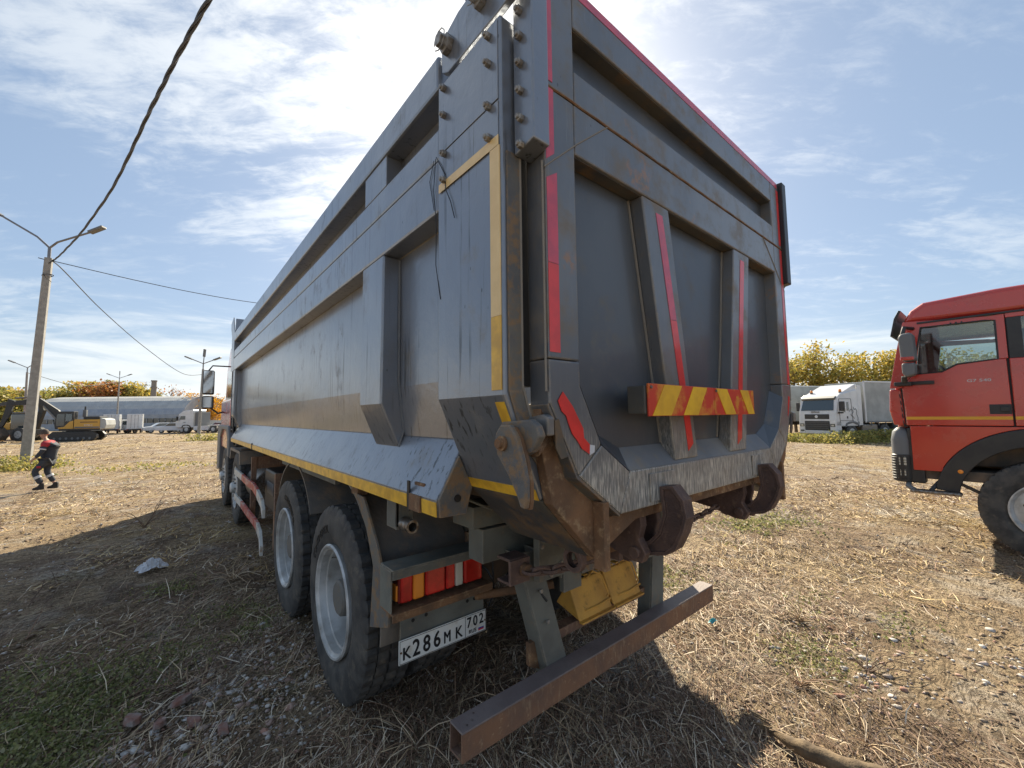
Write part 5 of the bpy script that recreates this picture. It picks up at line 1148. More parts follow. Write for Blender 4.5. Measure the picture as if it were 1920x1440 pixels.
G().tube([tuple(fk), tuple(fk.lerp(aL, .25)+Vector((0, 0, .12))), tuple(aL)], .04, 8).build('lamp_arm', 'pole_metal', P1, 0, True)
G().tube([tuple(fk), tuple(fk.lerp(aR, .15)+Vector((0, 0, .12))), tuple(fk.lerp(aR, .8))], .04, 8).build('lamp_arm', 'pole_metal', P1, 0, True)
def head(p, d, parent, s=1.0):
    q = d.to_track_quat('X', 'Z').to_matrix().to_4x4(); q.translation = p
    G().box(-.05*s, .60*s, -.11*s, .11*s, -.05*s, .05*s, mat=q).build('lamp_head', 'grey_plastic', parent, .02)
head(fk.lerp(aR, .8), aR-fk, P1); head(aL, aL-fk, P1)
g = G(); rv = Vector((RX.x, RX.y, 0)).normalized()
g.tube([tuple(d1-rv*.45-Vector((0, 0, -.02))), tuple(d1-rv*.2-Vector((0, 0, .05))), tuple(d1)], .018, 6)
g.tube([tuple(d1+rv*.2*math.cos(a)+Vector((0, .2*math.sin(a), -.05-.5*(1-math.cos(a/2))))) for a in np.linspace(0, 6, 20)], .014, 6)
g.tube([tuple(d1+rv*.24*math.cos(a)+Vector((0, .22*math.sin(a), -.75))) for a in np.linspace(0, 6, 20)], .016, 6)
g.build('cable_clamp', 'cable', P1, 0, True)
def far_pole(base, top, label, arms):
    PL, d = pole(base, top, .14, .09, 'lamp_pole', label)
    fk = d+Vector((0, 0, .5)); G().cyl(tuple(d-Vector((0, 0, .2))), tuple(fk), .05, 8).build('pole_bracket', 'pole_metal', PL, 0)
    for s_, l_, h_ in arms:
        e = fk+rv*s_*l_+Vector((0, 0, h_)); G().tube([tuple(fk), tuple(e)], .04, 6).build('lamp_arm', 'pole_metal', PL, 0); head(e, e-fk, PL, 1.1)
    return PL
far_pole((2.01, 48.04, -.30), (2.10, 47.33, 6.23), 'grey lamp pole standing just in front of the distant tractor unit', ((-1, 1.1, .45), (1, 1.0, .35), (.15, .3, .7)))
far_pole((-12.4, 69.1, -.3), (-12.37, 68.4, 6.96), 'dark lamp pole partly hidden by the concrete one, left of it', ((-1, 1.5, .6), (1, .8, .5)))
far_pole((-7.2, 98.0, -.4), (-7.15, 97.6, 8.3), 'thin far lamp pole right in front of the hangar roof', ((-1, 1.6, .6), (1, 1.5, .5), (0, .1, .6)))
def wire(pts, r, label, name='overhead_cable', twist=0, group=None):
    P_ = []
    for i in range(len(pts)-1):
        for t_ in np.linspace(0, 1, 24)[:-1]: P_.append(Vector(pts[i]).lerp(Vector(pts[i+1]), t_))
    P_.append(Vector(pts[-1])); g = G()
    if twist:
        for ph in (0, 2.1, 4.2):
            g.tube([tuple(p+Vector((math.cos(i*.9+ph), math.sin(i*.9+ph), math.sin(i*.9+ph*2)))*r*1.0) for i, p in enumerate(P_)], r*.8, 6)
    else: g.tube([tuple(p) for p in P_], r, 6)
    o = g.build(name, 'cable', None, 0, True); tag(o, label, 'cable', group)
def cat(a, b_, sag, n=30):
    a, b_ = Vector(a), Vector(b_); return [tuple(a.lerp(b_, t_)-Vector((0, 0, sag*4*t_*(1-t_)))) for t_ in np.linspace(0, 1, n)]
def smooth(pts, n=10):
    P_ = [Vector(p) for p in pts]; P_ = [P_[0]*2-P_[1]]+P_+[P_[-1]*2-P_[-2]]; out = []
    for i in range(1, len(P_)-2):
        for t_ in np.linspace(0, 1, n)[:-1]:
            a, b_, c_, d_ = P_[i-1:i+3]
            out.append(.5*((2*b_)+(c_-a)*t_+(2*a-5*b_+4*c_-d_)*t_*t_+(3*b_-a-3*c_+d_)*t_**3))
    out.append(P_[-2]); return out
def wire2(pts, r, label, twist=False, n=14):
    P_ = smooth(pts, n); g = G()
    if twist:
        for ph, rr_ in ((0, .5), (2.1, .5), (4.2, .4)):
            g.tube([tuple(p+Vector((math.cos(i*.6+ph)*r*.55, 0, math.sin(i*.6+ph)*r*.55))+Vector((0, 0, .03*math.sin(i*.35+1)*(1 if i > 20 else .3)))*.5) for i, p in enumerate(P_)], r*rr_, 7)
    else: g.tube([tuple(p) for p in P_], r, 6)
    tag(g.build('overhead_cable', 'cable', None, 0, True), label, 'cable')
wire2([(-4.26, 25.5, 8.45), (-4.04, 25.24, 8.42), (-2.78, 19.95, 7.77), (-1.49, 14.37, 7.32), (-.66, 9.93, 6.92), (-.20, 7.24, 6.57), (.17, 5.15, 6.2), (.30, 4.3, 6.1), (.9, -2, 6.3), (2, -12, 8)], .030, 'thick twisted black cable running from the concrete pole overhead to the camera', True)
wire2([(-4.26, 25.5, 8.3), (-3.92, 25.42, 8.18), (-3.26, 32.07, 7.82), (-1.68, 38.69, 6.77), (.55, 44.3, 5.5), (2.09, 47.4, 5.7)], .022, 'slack black cable sagging from the concrete pole down to the farther grey pole')
wire2([(-4.26, 25.5, 8.42), (-1.6, 26.2, 8.28), (.9, 26.8, 8.22), (3.6, 27.4, 8.30), (9, 28.6, 8.7), (22, 31, 10)], .016, 'thin black cable leaving the concrete pole towards the top of the dump truck')
wire2([(-12.37, 68.4, 6.9), (-9, 75, 6.0), (-7.15, 97.6, 8.2)], .03, 'faint far cable strung between the two distant poles on the left')

# ================================================================== trees
def leaf_quads(cen, size, n_seed=0):
    n = len(cen); r_ = np.random.default_rng(n_seed)
    a = r_.normal(size=(n, 3)); a /= np.linalg.norm(a, axis=1)[:, None]
    b_ = np.cross(a, r_.normal(size=(n, 3))); b_ /= np.linalg.norm(b_, axis=1)[:, None]
    s = (size*(.6+.8*r_.random(n)))[:, None]; a = a*s; b_ = b_*s*.6
    V = np.stack([cen-a, cen+b_, cen+a, cen-b_], 1).reshape(-1, 3)
    F = np.arange(4*n).reshape(-1, 4); return V, F
def tree(loc, h, w_, leaf, label, cat='tree', n=2500, ls=.22, seed=0, sparse=False, trunk=True, group=None, low=.15, rz=0):
    r_ = random.Random(seed); TT = thing('tree', label, cat, loc, rz, group)
    g = G(); tips = []
    hb = h*r_.uniform(.25, .35)
    g.tube([(0, 0, -.3), (r_.uniform(-.1, .1), 0, hb*.6), (r_.uniform(-.2, .2), r_.uniform(-.2, .2), hb), (r_.uniform(-.4, .4), r_.uniform(-.3, .3), h*.75), (r_.uniform(-.5, .5), r_.uniform(-.4, .4), h*.93)], [h*.022, h*.018, h*.015, h*.008, h*.002], 7)
    for k in range(16 if not sparse else 26):
        z0 = r_.uniform(hb*.5, h*.8); a = r_.uniform(0, 6.28); L = w_*.5*r_.uniform(.55, 1.0)*(1-(z0/h-.4)**2*.9)
        p0 = Vector((0, 0, z0)); p1 = Vector((math.cos(a)*L*.45, math.sin(a)*L*.45, z0+L*.35)); p2 = Vector((math.cos(a+.2)*L, math.sin(a+.2)*L, min(h*.97, z0+L*r_.uniform(.5, 1.0))))
        g.tube([p0, p1, p2], [h*.008, h*.005, h*.0015], 5); tips += [p1.lerp(p2, .4), p2, p2]
        for q in range(3 if not sparse else 5):
            e = p1.lerp(p2, r_.random())+Vector((r_.uniform(-1, 1), r_.uniform(-1, 1), r_.uniform(-.1, 1)))*L*.4
            g.tube([p1.lerp(p2, .3+.2*q*.5), e], [h*.003, h*.001], 4); tips.append(e)
    g.build('trunk', 'bark', TT, 0, True)
    rn = np.random.default_rng(seed+11); tp_ = np.array([tuple(t_) for t_ in tips])
    m = max(8, int(len(tp_)*(.55 if not sparse else .35))); c_ = tp_[rn.integers(0, len(tp_), m)]
    extra = np.stack([rn.normal(0, w_*.22, m), rn.normal(0, w_*.22, m), rn.uniform(h*low, h*.85, m)], 1)
    c_ = np.vstack([c_, extra if not sparse else extra[:m//4]]); idx = rn.integers(0, len(c_), n)
    rad = w_*(.11 if not sparse else .08)*(.5+rn.random(len(c_)))
    cen = c_[idx]+rn.normal(size=(n, 3))*rad[idx][:, None]*np.array([1, 1, .8]); cen[:, 2] = np.clip(cen[:, 2], .1, h*1.02)
    V, F = leaf_quads(cen, np.full(n, ls), seed); o = np_mesh('crown', V, F, [leaf]); o.parent = TT
    return TT
rnd = random.Random(5)
# right-hand grove behind the trailers
GR = [(44.5, 14.8, 6.6, 4.5, 'leaf_gold', 'thin half-bare tree at the left end of the grove behind the white tractor', 1500, True),
      (46.0, 13.0, 6.3, 4.6, 'leaf_gold', 'loose yellow-green tree second from the left in the grove', 2600, True),
      (47.2, 11.4, 7.4, 4.6, 'leaf_gold', 'tallest golden tree of the grove, above the white tractor cab', 3600, False),
      (48.5, 9.6, 6.2, 4.6, 'leaf_gold', 'olive green tree right of the tallest golden one', 3600, False),
      (50.0, 7.8, 6.3, 4.8, 'leaf_gold', 'yellow-green tree of the grove nearest the red cab', 3600, False),
      (51.0, 5.2, 6.0, 4.8, 'leaf_gold', 'dull green tree partly hidden by the red cab', 3200, False),
      (52.0, 2.0, 5.8, 5.0, 'leaf_gold', 'yellowing tree seen through the red cab side window', 3200, False),
      (52.5, -1.8, 6.0, 5.0, 'leaf_green', 'green tree seen through the rear part of the cab window', 3000, False),
      (53.5, 3.6, 6.2, 4.8, 'leaf_gold', 'golden tree filling the grove behind the grey trailer', 2800, False)]
for i, (x, y, h, w_, lf, lab, n, sp) in enumerate(GR): tree((x, y, -.3), h*1.14, w_*1.0, lf, lab, n=int(n*1.3), ls=.13, seed=30+i, sparse=sp, group='trees behind the white trailers')
# far trees over the hangar roof
def atp(u, d, z_=-.5):      # a spot d metres out along the view at photograph column u
    k = (u-960)/768.46; v = Vector((FW.x, FW.y, 0))*d+Vector((RX.x, RX.y, 0))*d*k; return (v.x, v.y, z_)
FT = [(4, 105, 8.8, 9, 'leaf_green', 'olive tree at the far left edge behind the loader'), (30, 110, 9.3, 9, 'leaf_gold', 'yellow-green tree left of the concrete pole'),
      (58, 112, 8.6, 8, 'leaf_green', 'green tree mostly hidden behind the concrete pole'), (130, 125, 10.4, 9, 'leaf_green', 'green tree behind the hangar, leftmost over the roof'),
      (155, 125, 11.6, 9, 'leaf_gold', 'yellow-green tree behind the hangar, second over the roof'), (182, 125, 12.3, 9, 'leaf_red', 'rusty orange tree rising behind the hangar'),
      (207, 122, 11.4, 8, 'leaf_red', 'reddest tree behind the hangar, beside the thin far pole'), (236, 125, 11.6, 9, 'leaf_green', 'green tree behind the hangar, right of the thin far pole'),
      (264, 125, 11.2, 8, 'leaf_gold', 'yellow-green tree behind the hangar, left of the chimney'), (283, 128, 10.2, 6, 'leaf_green', 'small green tree at the foot of the chimney')]
for i, (u, d, h, w_, lf, lab) in enumerate(FT): tree(atp(u, d), h*1.16, w_, lf, lab, n=3000, ls=.38, seed=60+i, group='trees beyond the hangar')
BT = [(168, 128, 14.5, 7, 'bare tree top with a few orange leaves above the orange tree'), (262, 130, 14.6, 7, 'bare twiggy tree just left of the chimney'), (322, 130, 12.6, 8, 'pale nearly bare tree right of the chimney'), (34, 112, 12.2, 7, 'bare tree at the left edge above the green ones')]
for i, (u, d, h, w_, lab) in enumerate(BT): tree(atp(u, d), h, w_, 'leaf_red', lab, n=260, ls=.3, seed=90+i, sparse=True, group='bare trees on the skyline')
tree(atp(388, 88, -.4), 7.2, 6.0, 'leaf_orange', 'bright orange-yellow tree at the right end of the hangar', n=4200, ls=.17, seed=120, low=.05)
tree(atp(402, 92, -.4), 6.2, 5.0, 'leaf_orange', 'smaller orange-yellow tree beside the cab mirror', n=3000, ls=.17, seed=121, low=.05)

# ================================================================== the walking man
MAN = thing('person', 'man in red and navy workwear with reflective bands walking left past the pole', 'person', (-2.78, 17.55, -.30), PH+.55)
MAN.scale = (.86, .93, .93)
def skinmesh(name, mat, verts, edges, parent, root=0, lvl=2):
    me = bpy.data.meshes.new(name); me.from_pydata([v[:3] for v in verts], edges, []); me.materials.append(MT[mat])
    o = bpy.data.objects.new(name, me); COL.objects.link(o); o.parent = parent
    md = o.modifiers.new('skin', 'SKIN')
    for i, v in enumerate(verts):
        me.skin_vertices[0].data[i].radius = (v[3], v[4] if len(v) > 4 else v[3]); me.skin_vertices[0].data[i].use_root = (i == root)
    md.use_smooth_shade = True
    ss = o.modifiers.new('sub', 'SUBSURF'); ss.levels = lvl; ss.render_levels = lvl
    return o
# x = image right, y = away, z = up; he walks towards -x
hip = (.14, 0, .93)
bodyv = [(.15, 0, .94, .13), (.17, 0, 1.10, .13), (.17, 0, 1.28, .14), (.12, 0, 1.43, .12), (.06, 0, 1.50, .055), (.02, 0, 1.56, .055), (-.005, 0, 1.62, .085), (.01, 0, 1.70, .085), (.02, 0, 1.76, .05),
         (.12, -.16, 1.41, .06), (.08, -.22, 1.14, .045), (-.10, -.22, .93, .032), (-.13, -.22, .90, .03),
         (.12, .16, 1.41, .06), (.20, .22, 1.14, .045), (.10, .23, .93, .032), (.07, .23, .90, .03),
         (.13, -.09, .88, .09), (-.13, -.10, .54, .06), (.08, -.10, .15, .042), (.06, -.10, .07, .04), (-.06, -.10, .045, .035),
         (.15, .09, .88, .09), (.10, .10, .50, .06), (.30, .10, .16, .042), (.32, .10, .09, .04), (.22, .10, .04, .035)]
fing = []
ed = [(0, 1), (1, 2), (2, 3), (3, 4), (4, 5), (5, 6), (6, 7), (7, 8), (3, 9), (9, 10), (10, 11), (11, 12), (3, 13), (13, 14), (14, 15), (15, 16), (0, 17), (17, 18), (18, 19), (19, 20), (20, 21), (0, 22), (22, 23), (23, 24), (24, 25), (25, 26)]
for base, sx in ((12, -1), (16, -1)):
    b0_ = bodyv[base]
    for k, (dy, L) in enumerate(((-.022, .065), (-.008, .075), (.008, .07), (.022, .058))):
        i0 = len(bodyv); bodyv.append((b0_[0]-.03, b0_[1]+dy, b0_[2]-.035, .011)); bodyv.append((b0_[0]-.035, b0_[1]+dy, b0_[2]-.035-L, .008)); ed += [(base, i0), (i0, i0+1)]
    i0 = len(bodyv); bodyv.append((b0_[0]-.045, b0_[1]-.01, b0_[2]-.005, .011)); bodyv.append((b0_[0]-.07, b0_[1]-.012, b0_[2]-.04, .009)); ed += [(base, i0), (i0, i0+1)]
MB = skinmesh('body', 'skin', bodyv, ed, MAN)
G().lathe([(1.66, .098), (1.72, .10), (1.78, .085), (1.815, .05), (1.825, 0)], 20, (.028, 0, 0), 'z').build('hair', 'hair', MAN, 0, True)
G().lathe([(-.012, 0), (-.01, .022), (.01, .02), (.012, 0)], 10, (.03, -.088, 1.65), 'y').build('ear', 'skin', MAN, 0, True)
G().prism([(-.09, 1.62), (-.115, 1.63), (-.09, 1.67)], 'y', -.014, .014).build('nose', 'skin', MAN, .004)
G().box(-.088, -.075, -.045, -.02, 1.675, 1.69).build('eye', 'hair', MAN, .003); G().box(-.092, -.078, -.03, .03, 1.575, 1.585).build('mouth', 'hair', MAN, .003)
jk = [(.15, 0, .92, .165, .19), (.185, 0, 1.10, .165, .20), (.18, 0, 1.28, .165, .20), (.13, 0, 1.42, .12, .14), (.07, 0, 1.50, .075), (.12, -.19, 1.39, .085), (.085, -.245, 1.16, .068), (-.06, -.245, .97, .05), (.12, .19, 1.39, .085), (.21, .245, 1.16, .068), (.13, .25, .97, .05)]
J = skinmesh('jacket', 'work_navy', jk, [(0, 1), (1, 2), (2, 3), (3, 4), (3, 5), (5, 6), (6, 7), (3, 8), (8, 9), (9, 10)], MAN, 1)
skinmesh('jacket_yoke', 'work_red', [(.155, 0, 1.30, .155, .205), (.12, 0, 1.41, .14, .165), (.075, 0, 1.49, .085), (.115, -.20, 1.37, .098), (.098, -.235, 1.25, .085), (.115, .20, 1.37, .098), (.15, .235, 1.25, .085)], [(0, 1), (1, 2), (1, 3), (3, 4), (1, 5), (5, 6)], MAN, 1)
G().cyl((.092, -.24, 1.235), (.085, -.247, 1.20), .082, 12, r1=.080).build('sleeve_band', 'work_white', MAN, .004, True)
G().tube([(.235, -.15, 1.43), (.30, -.12, 1.33), (.335, -.10, 1.2)], .012, 6).build('back_piping', 'work_white', MAN, 0, True)
skinmesh('trousers', 'work_navy', [(.15, 0, .93, .15, .18), (.13, -.10, .84, .115), (-.12, -.11, .55, .088), (.07, -.11, .17, .078), (.15, .10, .84, .115), (.10, .11, .52, .088), (.29, .11, .19, .075)], [(0, 1), (1, 2), (2, 3), (0, 4), (4, 5), (5, 6)], MAN, 0)
G().cyl((-.045, -.11, .415), (-.010, -.11, .345), .096, 12, r1=.094).build('reflective_band', 'work_white', MAN, .004, True)
G().cyl((.165, .11, .42), (.195, .11, .36), .096, 12, r1=.094).build('reflective_band', 'work_white', MAN, .004, True)
G().box(-.03, .06, -.235, -.20, .66, .72).build('pocket_patch', 'work_red', MAN, .01)
for x, y, rz_ in ((.0, -.10, 0), (.27, .10, .5)):
    G().prism([(x-.13, 0), (x-.12, .06), (x-.02, .10), (x+.04, .19), (x+.12, .19), (x+.13, .0)], 'y', y-.055, y+.055).build('boot', 'boot', MAN, .025, seg=3)
# ================================================================== litter, rubble, log
def junk(name, mat, label, cat, loc, rz, poly, h, group=None, jitter=.25, seed=0):
    r_ = random.Random(seed); n = len(poly)
    bot = [(x, y, -.01) for x, y in poly]; top = [(x*r_.uniform(.75, .95), y*r_.uniform(.75, .95), h*(1+r_.uniform(-jitter, jitter))) for x, y in poly]
    o = G().loft(bot, top).build(name, mat, None, .004); o.location = loc; o.rotation_euler = (r_.uniform(-.15, .15), r_.uniform(-.15, .15), rz)
    return tag(o, label, cat, group)
def gp(u, v):   # nothing but a look-up: where the photograph shows a spot on the ground
    return None
BR = [(-.10, 3.15, .075, 'reddish flat brick fragment in the rubble patch, left of the group'), (.02, 3.02, .06, 'broken orange brick piece close beside a grey stone'), (.16, 2.92, .05, 'small brick chip nearest the dry stick'),
      (-.22, 2.93, .085, 'large pale brick slab with a red edge, at the bottom of the frame'), (.12, 3.18, .07, 'rounded reddish brick lump, farthest from the camera in the patch'), (.28, 2.74, .05, 'long narrow brick shard nearest the truck wheel')]
for i, (x, y, s, lab) in enumerate(BR):
    if i == 3: continue
    r_ = random.Random(i); poly = [(s*r_.uniform(.7, 1.2)*math.cos(a), s*r_.uniform(.4, .7)*math.sin(a)) for a in np.linspace(0, 6.28, 8)[:-1]]
    junk('brick_fragment', 'brick' if i != 3 else 'stone', lab, 'brick piece', (x, y, 0), r_.uniform(0, 3), poly, .016, 'brick fragments in the rubble patch', seed=i)
# crumpled bag
def crumple(name, mat, label, cat, loc, sx, sy, h, seed):
    r_ = np.random.default_rng(seed); n = 14; V = []; F = []
    for i in range(n):
        for j in range(n):
            u, v_ = i/(n-1)*2-1, j/(n-1)*2-1; e = max(0, 1-(abs(u)**2.2+abs(v_)**2.2)*.75)
            V.append((u*sx*(.8+.3*r_.random()), v_*sy*(.8+.3*r_.random()), e*h*(.45+.9*r_.random())+.004))
    for i in range(n-1):
        for j in range(n-1): F.append((i*n+j, (i+1)*n+j, (i+1)*n+j+1, i*n+j+1))
    o = G().add(V, F).build(name, mat, None, 0); md = o.modifiers.new('t', 'SOLIDIFY'); md.thickness = .002; o.location = loc; return tag(o, label, cat)
b1 = crumple('plastic_bag', 'litter_white', 'crumpled white plastic bag lying in the shade left of the wheels', 'litter', (-.10, 6.05, .01), .13, .07, .09, 3); b1.rotation_euler = (0, 0, .3)
crumple('plastic_scrap', 'litter_blue', 'small teal plastic scrap right of the end of the rusty bar', 'litter', (3.30, 1.57, .01), .045, .018, .02, 4)
# old weathered log at the bottom edge
lg = G(); rl = random.Random(4)
ax_ = [Vector((2.43, .905, .0)).lerp(Vector((2.45, .36, .045)), k/22)+Vector((-.09*math.sin(k/22*3.1)+rl.uniform(-.004, .004), 0, .035*math.sin(k/22*2.4)+rl.uniform(-.004, .004))) for k in range(23)]
lg.tube(ax_, [(.008+.030*min(1, k/7))*rl.uniform(.84, 1.12) for k in range(23)], 10)
for k in range(5): lg.tube([ax_[2]+Vector((rl.uniform(-.02, .02), .0, .01*k)), ax_[0]+Vector((rl.uniform(-.03, .03), .04+.02*k, .01*k))], [.009, .002], 5)
lg.v = [(a+rl.uniform(-.003, .003), b_+rl.uniform(-.003, .003), c_+rl.uniform(-.004, .004)) for a, b_, c_ in lg.v]
o = lg.build('weathered_log', 'wood', None, 0, True); tag(o, 'weathered brown broken log lying in the straw at the bottom edge', 'log')
d_ = o.modifiers.new('d', 'SUBSURF'); d_.levels = 1; d_.render_levels = 1

# ================================================================== ground cover (nobody could count it)
RF = math.atan2(FW.x, FW.y)    # heading of the view
def scatter(n, r0, r1, seed, half=68):
    r_ = np.random.default_rng(seed); m = int(n*.88)
    r = np.exp(r_.uniform(math.log(r0), math.log(r1), n))
    a = np.concatenate([RF+np.radians(r_.uniform(-half, half, m)), r_.uniform(0, 2*np.pi, n-m)])
    return r*np.sin(a), r*np.cos(a), r, r_
def blades(name, mat, n, r0, r1, seed, wmul=1.0, lmul=1.0, up=(0, .35), mask=None, label='', flatz=.004, pts=None):
    if pts is None: x, y, r, r_ = scatter(n, r0, r1, seed)
    else: x, y, r, r_ = pts
    if mask is not None:
        k = mask(x, y, r_); x, y, r = x[k], y[k], r[k]
    n = len(x); z_ = gznp(x, y)
    th = r_.uniform(0, 2*np.pi, n); th = np.where(r_.random(n) < .5, .9+r_.normal(0, .5, n), th)
    el = np.abs(r_.normal(0, 1, n))*(up[1]-up[0])*.6+up[0]
    L = (.022+.15*r_.random(n)**2.6)*lmul*(1+.03*r); wd = (.0009+.00032*r)*(.6+.9*r_.random(n))*wmul
    d = np.stack([np.cos(th)*np.cos(el), np.sin(th)*np.cos(el), np.sin(el)], 1)
    bend = r_.normal(0, .25, (n, 3)); bend[:, 2] = -np.abs(bend[:, 2])*.4
    p0 = np.stack([x, y, z_+flatz+r_.random(n)*.012], 1); p1 = p0+d*(L*.5)[:, None]; p2 = p1+(d+bend)*(L*.5)[:, None]
    p2[:, 2] = np.maximum(p2[:, 2], z_+.002)
    s = np.cross(d, np.stack([r_.normal(0, .5, n), r_.normal(0, .5, n), np.ones(n)], 1)); s /= np.linalg.norm(s, axis=1)[:, None]; s *= wd[:, None]
    V = np.stack([p0-s, p0+s, p1-s*.9, p1+s*.9, p2-s*.3, p2+s*.3], 1).reshape(-1, 3)
    b_ = (np.arange(n)*6)[:, None]; F = np.concatenate([b_+np.array([0, 1, 3, 2]), b_+np.array([2, 3, 5, 4])], 0)
    o = np_mesh(name, V, F, [mat]); tag(o, label or None, None, kind='stuff'); return o
nz = lambda x, y, s, sd: noise2(x+40, y+40, s, sd)
lit = lambda x, y, r_: nz(x, y, .55, 21)*.45+nz(x, y, 1.9, 22)*.35+nz(x, y, 5.3, 23)*.2 > .40+.22*r_.random(len(x))
drk = lambda x, y, r_: nz(x, y, .8, 31)*.5+nz(x, y, 2.3, 32)*.3+nz(x, y, 6.3, 33)*.2 > .46+.18*r_.random(len(x))
blades('dry_straw', 'straw', 230000, .7, 18, 41, 1.0, 1.0, (0, .32), lit, 'pale and brown dry straw lying all over the ground')
blades('dry_stalks', 'straw_brown', 150000, .7, 16, 42, 1.0, 1.0, (0, .4), drk, 'dark brown broken stalks matted on the ground')
blades('dry_grass', 'straw_gold', 170000, 5, 70, 43, 1.3, .9, (.05, .5), lit, 'golden dry grass covering the sunny yard')
blades('standing_stalks', 'straw', 5000, 1.0, 22, 44, 1.3, 1.3, (.5, 1.2), drk, 'thin dry stalks standing up from the ground')
# small stones
def stones(n, r0, r1, seed, mask, mat='stone', label='gravel and small rubble scattered between the straw', big=1.0, name='gravel'):
    x, y, r, r_ = scatter(n, r0, r1, seed); k = mask(x, y, r_); x, y, r = x[k], y[k], r[k]; n = len(x)
    ico = bmesh.new(); bmesh.ops.create_icosphere(ico, subdivisions=1, radius=1); bv = np.array([tuple(v.co) for v in ico.verts]); bf = np.array([[v.index for v in f.verts] for f in ico.faces]); ico.free()
    s = (.0035+.012*r_.random(n)**3)*(1+.10*r)*big; sc = np.stack([s*(.7+.8*r_.random(n)), s*(.7+.8*r_.random(n)), s*(.4+.5*r_.random(n))], 1)
    V = bv[None]*sc[:, None, :]*(1+.25*r_.normal(size=(n, len(bv), 1))); c_, s_ = np.cos(r_.random(n)*6), np.sin(r_.random(n)*6)
    V = np.stack([V[..., 0]*c_[:, None]-V[..., 1]*s_[:, None], V[..., 0]*s_[:, None]+V[..., 1]*c_[:, None], V[..., 2]], -1)
    V += np.stack([x, y, gznp(x, y)+.002], 1)[:, None]
    F = (bf[None]+(np.arange(n)*len(bv))[:, None, None]).reshape(-1, 3)
    return tag(np_mesh(name, V.reshape(-1, 3), F, [mat], 3), label, None, kind='stuff')
def rub(x, y, r_):
    p = .7*np.exp(-(((x-0)/.45)**2+((y-2.95)/.45)**2))+np.exp(-(((x-.55)/.35)**2+((y-3.3)/.6)**2))*.7+np.exp(-(((x-3.6)/.8)**2+((y-.9)/.5)**2))*.15
    return (p+nz(x, y, 1.2, 51)**3*.40) > .12+.9*r_.random(len(x))*.8
stones(80000, .9, 13, 52, rub)
stones(45000, .9, 20, 54, lambda x, y, r_: nz(x, y, 1.6, 71) > .35+.5*r_.random(len(x)), 'stone', 'pale grit and chips sprinkled over the whole yard', .55, 'grit')
stones(50000, .9, 16, 53, lambda x, y, r_: nz(x, y, .9, 61) > .35+.4*r_.random(len(x)), 'soil', 'loose clods of dry brown soil over the ground', .8, 'soil_clods')
# green ground leaves: patches and a fringe of weeds
def leafy(n, cx_, cy_, sx, sy, size, hgt, seed, mat='green_leaf'):
    r_ = np.random.default_rng(seed); x = cx_+r_.normal(0, sx, n); y = cy_+r_.normal(0, sy, n)
    k = nz(x, y, 3.2, seed+5) > .30+.25*r_.random(n); x, y = x[k], y[k]; n = len(x)
    z_ = gznp(x, y)+.006+hgt*r_.random(n)**1.6; return np.stack([x, y, z_], 1), np.full(n, size)
def patch(parts, label, mat='green_leaf', seed=0, name='low_weeds'):
    C_ = np.vstack([p[0] for p in parts]); S_ = np.concatenate([p[1] for p in parts]); V, F = leaf_quads(C_, S_, seed)
    tag(np_mesh(name, V, F, [mat]), label, None, kind='stuff')
patch([leafy(9000, -.50, 3.35, .24, .34, .011, .045, 1), leafy(3000, -.8, 3.9, .25, .30, .012, .04, 2), leafy(1500, -.1, 3.75, .25, .15, .011, .03, 13)], 'low dark green weeds carpeting the lower left corner')
patch([leafy(2600, .42, 4.05, .16, .20, .011, .03, 3), leafy(500, .1, 5.3, .15, .12, .012, .03, 4), leafy(1500, 3.9, 2.4, .3, .25, .013, .04, 5), leafy(1200, 4.3, .9, .25, .2, .012, .03, 6), leafy(1500, 6.0, 4.5, .6, .35, .02, .05, 7), leafy(900, 3.4, 1.0, .16, .16, .010, .03, 8), leafy(1500, 6.8, 2.4, .5, .3, .02, .05, 9)], 'thin green weeds in small patches among the straw', seed=2)
patch([leafy(5000, -5.7, 25.2, 1.0, .6, .05, .55, 10), leafy(1200, -4.2, 25.6, .5, .5, .05, .3, 11), leafy(500, -.7, 22, 1.6, .7, .05, .15, 12), leafy(1500, 2.3, 46.5, .8, .5, .07, .6, 14)], 'green weeds growing round the foot of the concrete pole', 'leaf_green', seed=3)
u_ = Vector((math.cos(ang), math.sin(ang), 0)); q = []
for k in range(10):
    for side_ in (-.8,):
        p = Vector((32.6, 6.98, 0))+u_*(k*1.3-.6)+Vector((-.375, -.927, 0))*.9; q.append(leafy(1500, p.x, p.y, .6, .45, .06, .75, 20+k))
for k in range(5):
    p = Vector((32.0, 7.2, 0))+Vector((.375, .927, 0))*(k*.8)-u_*.8; q.append(leafy(1200, p.x, p.y, .4, .5, .06, .55, 40+k))
patch(q, 'tall dusty weeds along the foot of the white tractor and trailer', 'leaf_green', seed=4)
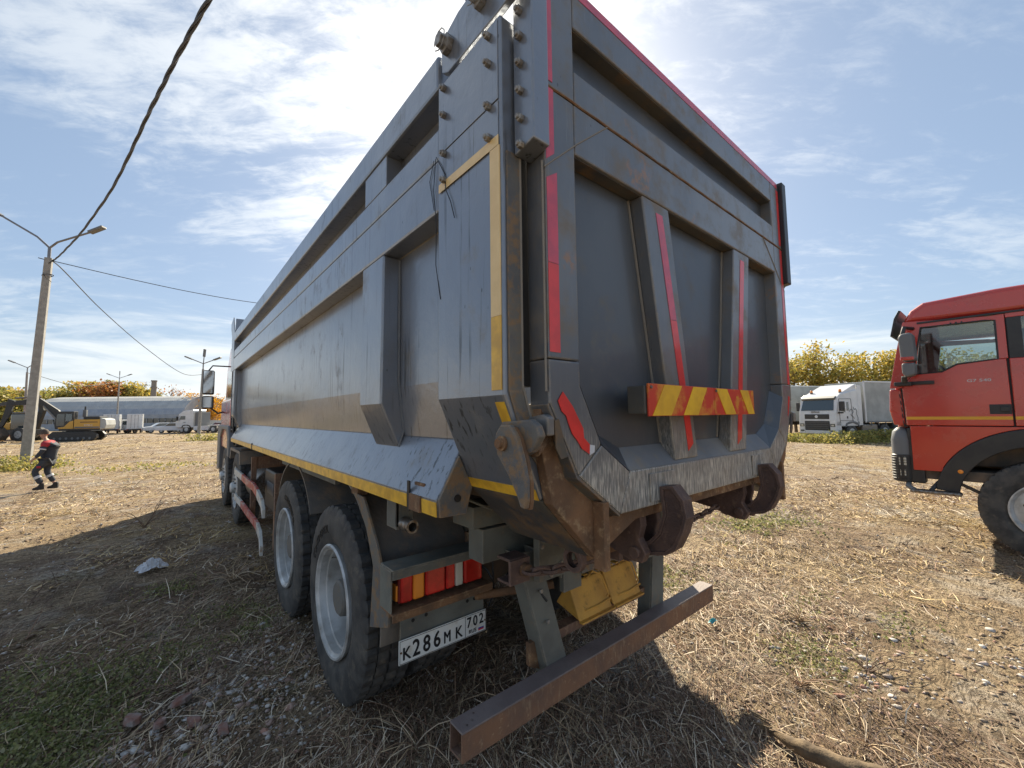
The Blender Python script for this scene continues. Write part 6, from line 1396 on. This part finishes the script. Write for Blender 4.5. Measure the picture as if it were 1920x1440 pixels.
# single dry plants with thick stems
def dry_weed(x, y, n, L, seed, label, mat='straw', r=.0032, flop=.9):
    r_ = random.Random(seed); g = G()
    for k in range(n):
        a = r_.uniform(0, 6.28); p = [Vector((r_.uniform(-.02, .02), r_.uniform(-.02, .02), 0))]; d = Vector((math.cos(a)*flop, math.sin(a)*flop, r_.uniform(.3, 1.1))).normalized()
        for s_ in range(5):
            p.append(p[-1]+d*L/5*r_.uniform(.7, 1.2)); d = (d+Vector((r_.uniform(-.35, .35), r_.uniform(-.35, .35), -.28))).normalized()
            if p[-1].z < .005: p[-1].z = .005
        g.tube(p, [r, r*.9, r*.8, r*.7, r*.5, r*.3], 5)
        if r_.random() < .6: b_ = p[3]; g.tube([b_, b_+Vector((r_.uniform(-.1, .1), r_.uniform(-.1, .1), r_.uniform(0, .1)))], [r*.6, r*.2], 4)
    o = g.build('dry_weed', mat, None, 0, True); o.location = (x, y, float(gznp(np.array([x]), np.array([y]))[0])); return tag(o, label, 'dry plant')
dry_weed(.55, 5.15, 26, .42, 1, 'pale bleached tangle of dry stems left of the second wheel')
dry_weed(.45, 3.55, 9, .35, 2, 'few brown dry stems left of the nearest wheel', 'straw_brown')
dry_weed(1.02, 2.02, 9, .40, 3, 'thin stems reaching up at the foot of the nearest tyre')
dry_weed(1.55, 1.85, 16, .45, 4, 'dry tangle in the shade below the number plate')
dry_weed(3.05, .92, 20, .36, 5, 'pale clump of dry stalks in the sun right of the bar')
dry_weed(3.55, .68, 12, .40, 6, 'dark forked dry plant at the lower right', 'straw_brown')
dry_weed(3.9, 1.15, 16, .34, 7, 'low pale dry plant toward the red truck wheel')
dry_weed(.12, 3.35, 6, .35, 8, 'brown bent twigs beside the rubble patch', 'straw_brown')
dry_weed(-.25, 8.7, 10, .6, 9, 'tall thin dry weed on the sunny edge of the shadow', 'straw_brown', .005, .5)
dry_weed(2.75, .55, 14, .34, 10, 'dry stalk clump just right of the log')
dry_weed(1.9, 1.05, 10, .3, 11, 'short dry stems in the shadow just behind the rusty bar', 'straw_brown')
dry_weed(.75, 2.2, 8, .38, 12, 'bent brown stalks between the rubble and the nearest tyre', 'straw_brown')
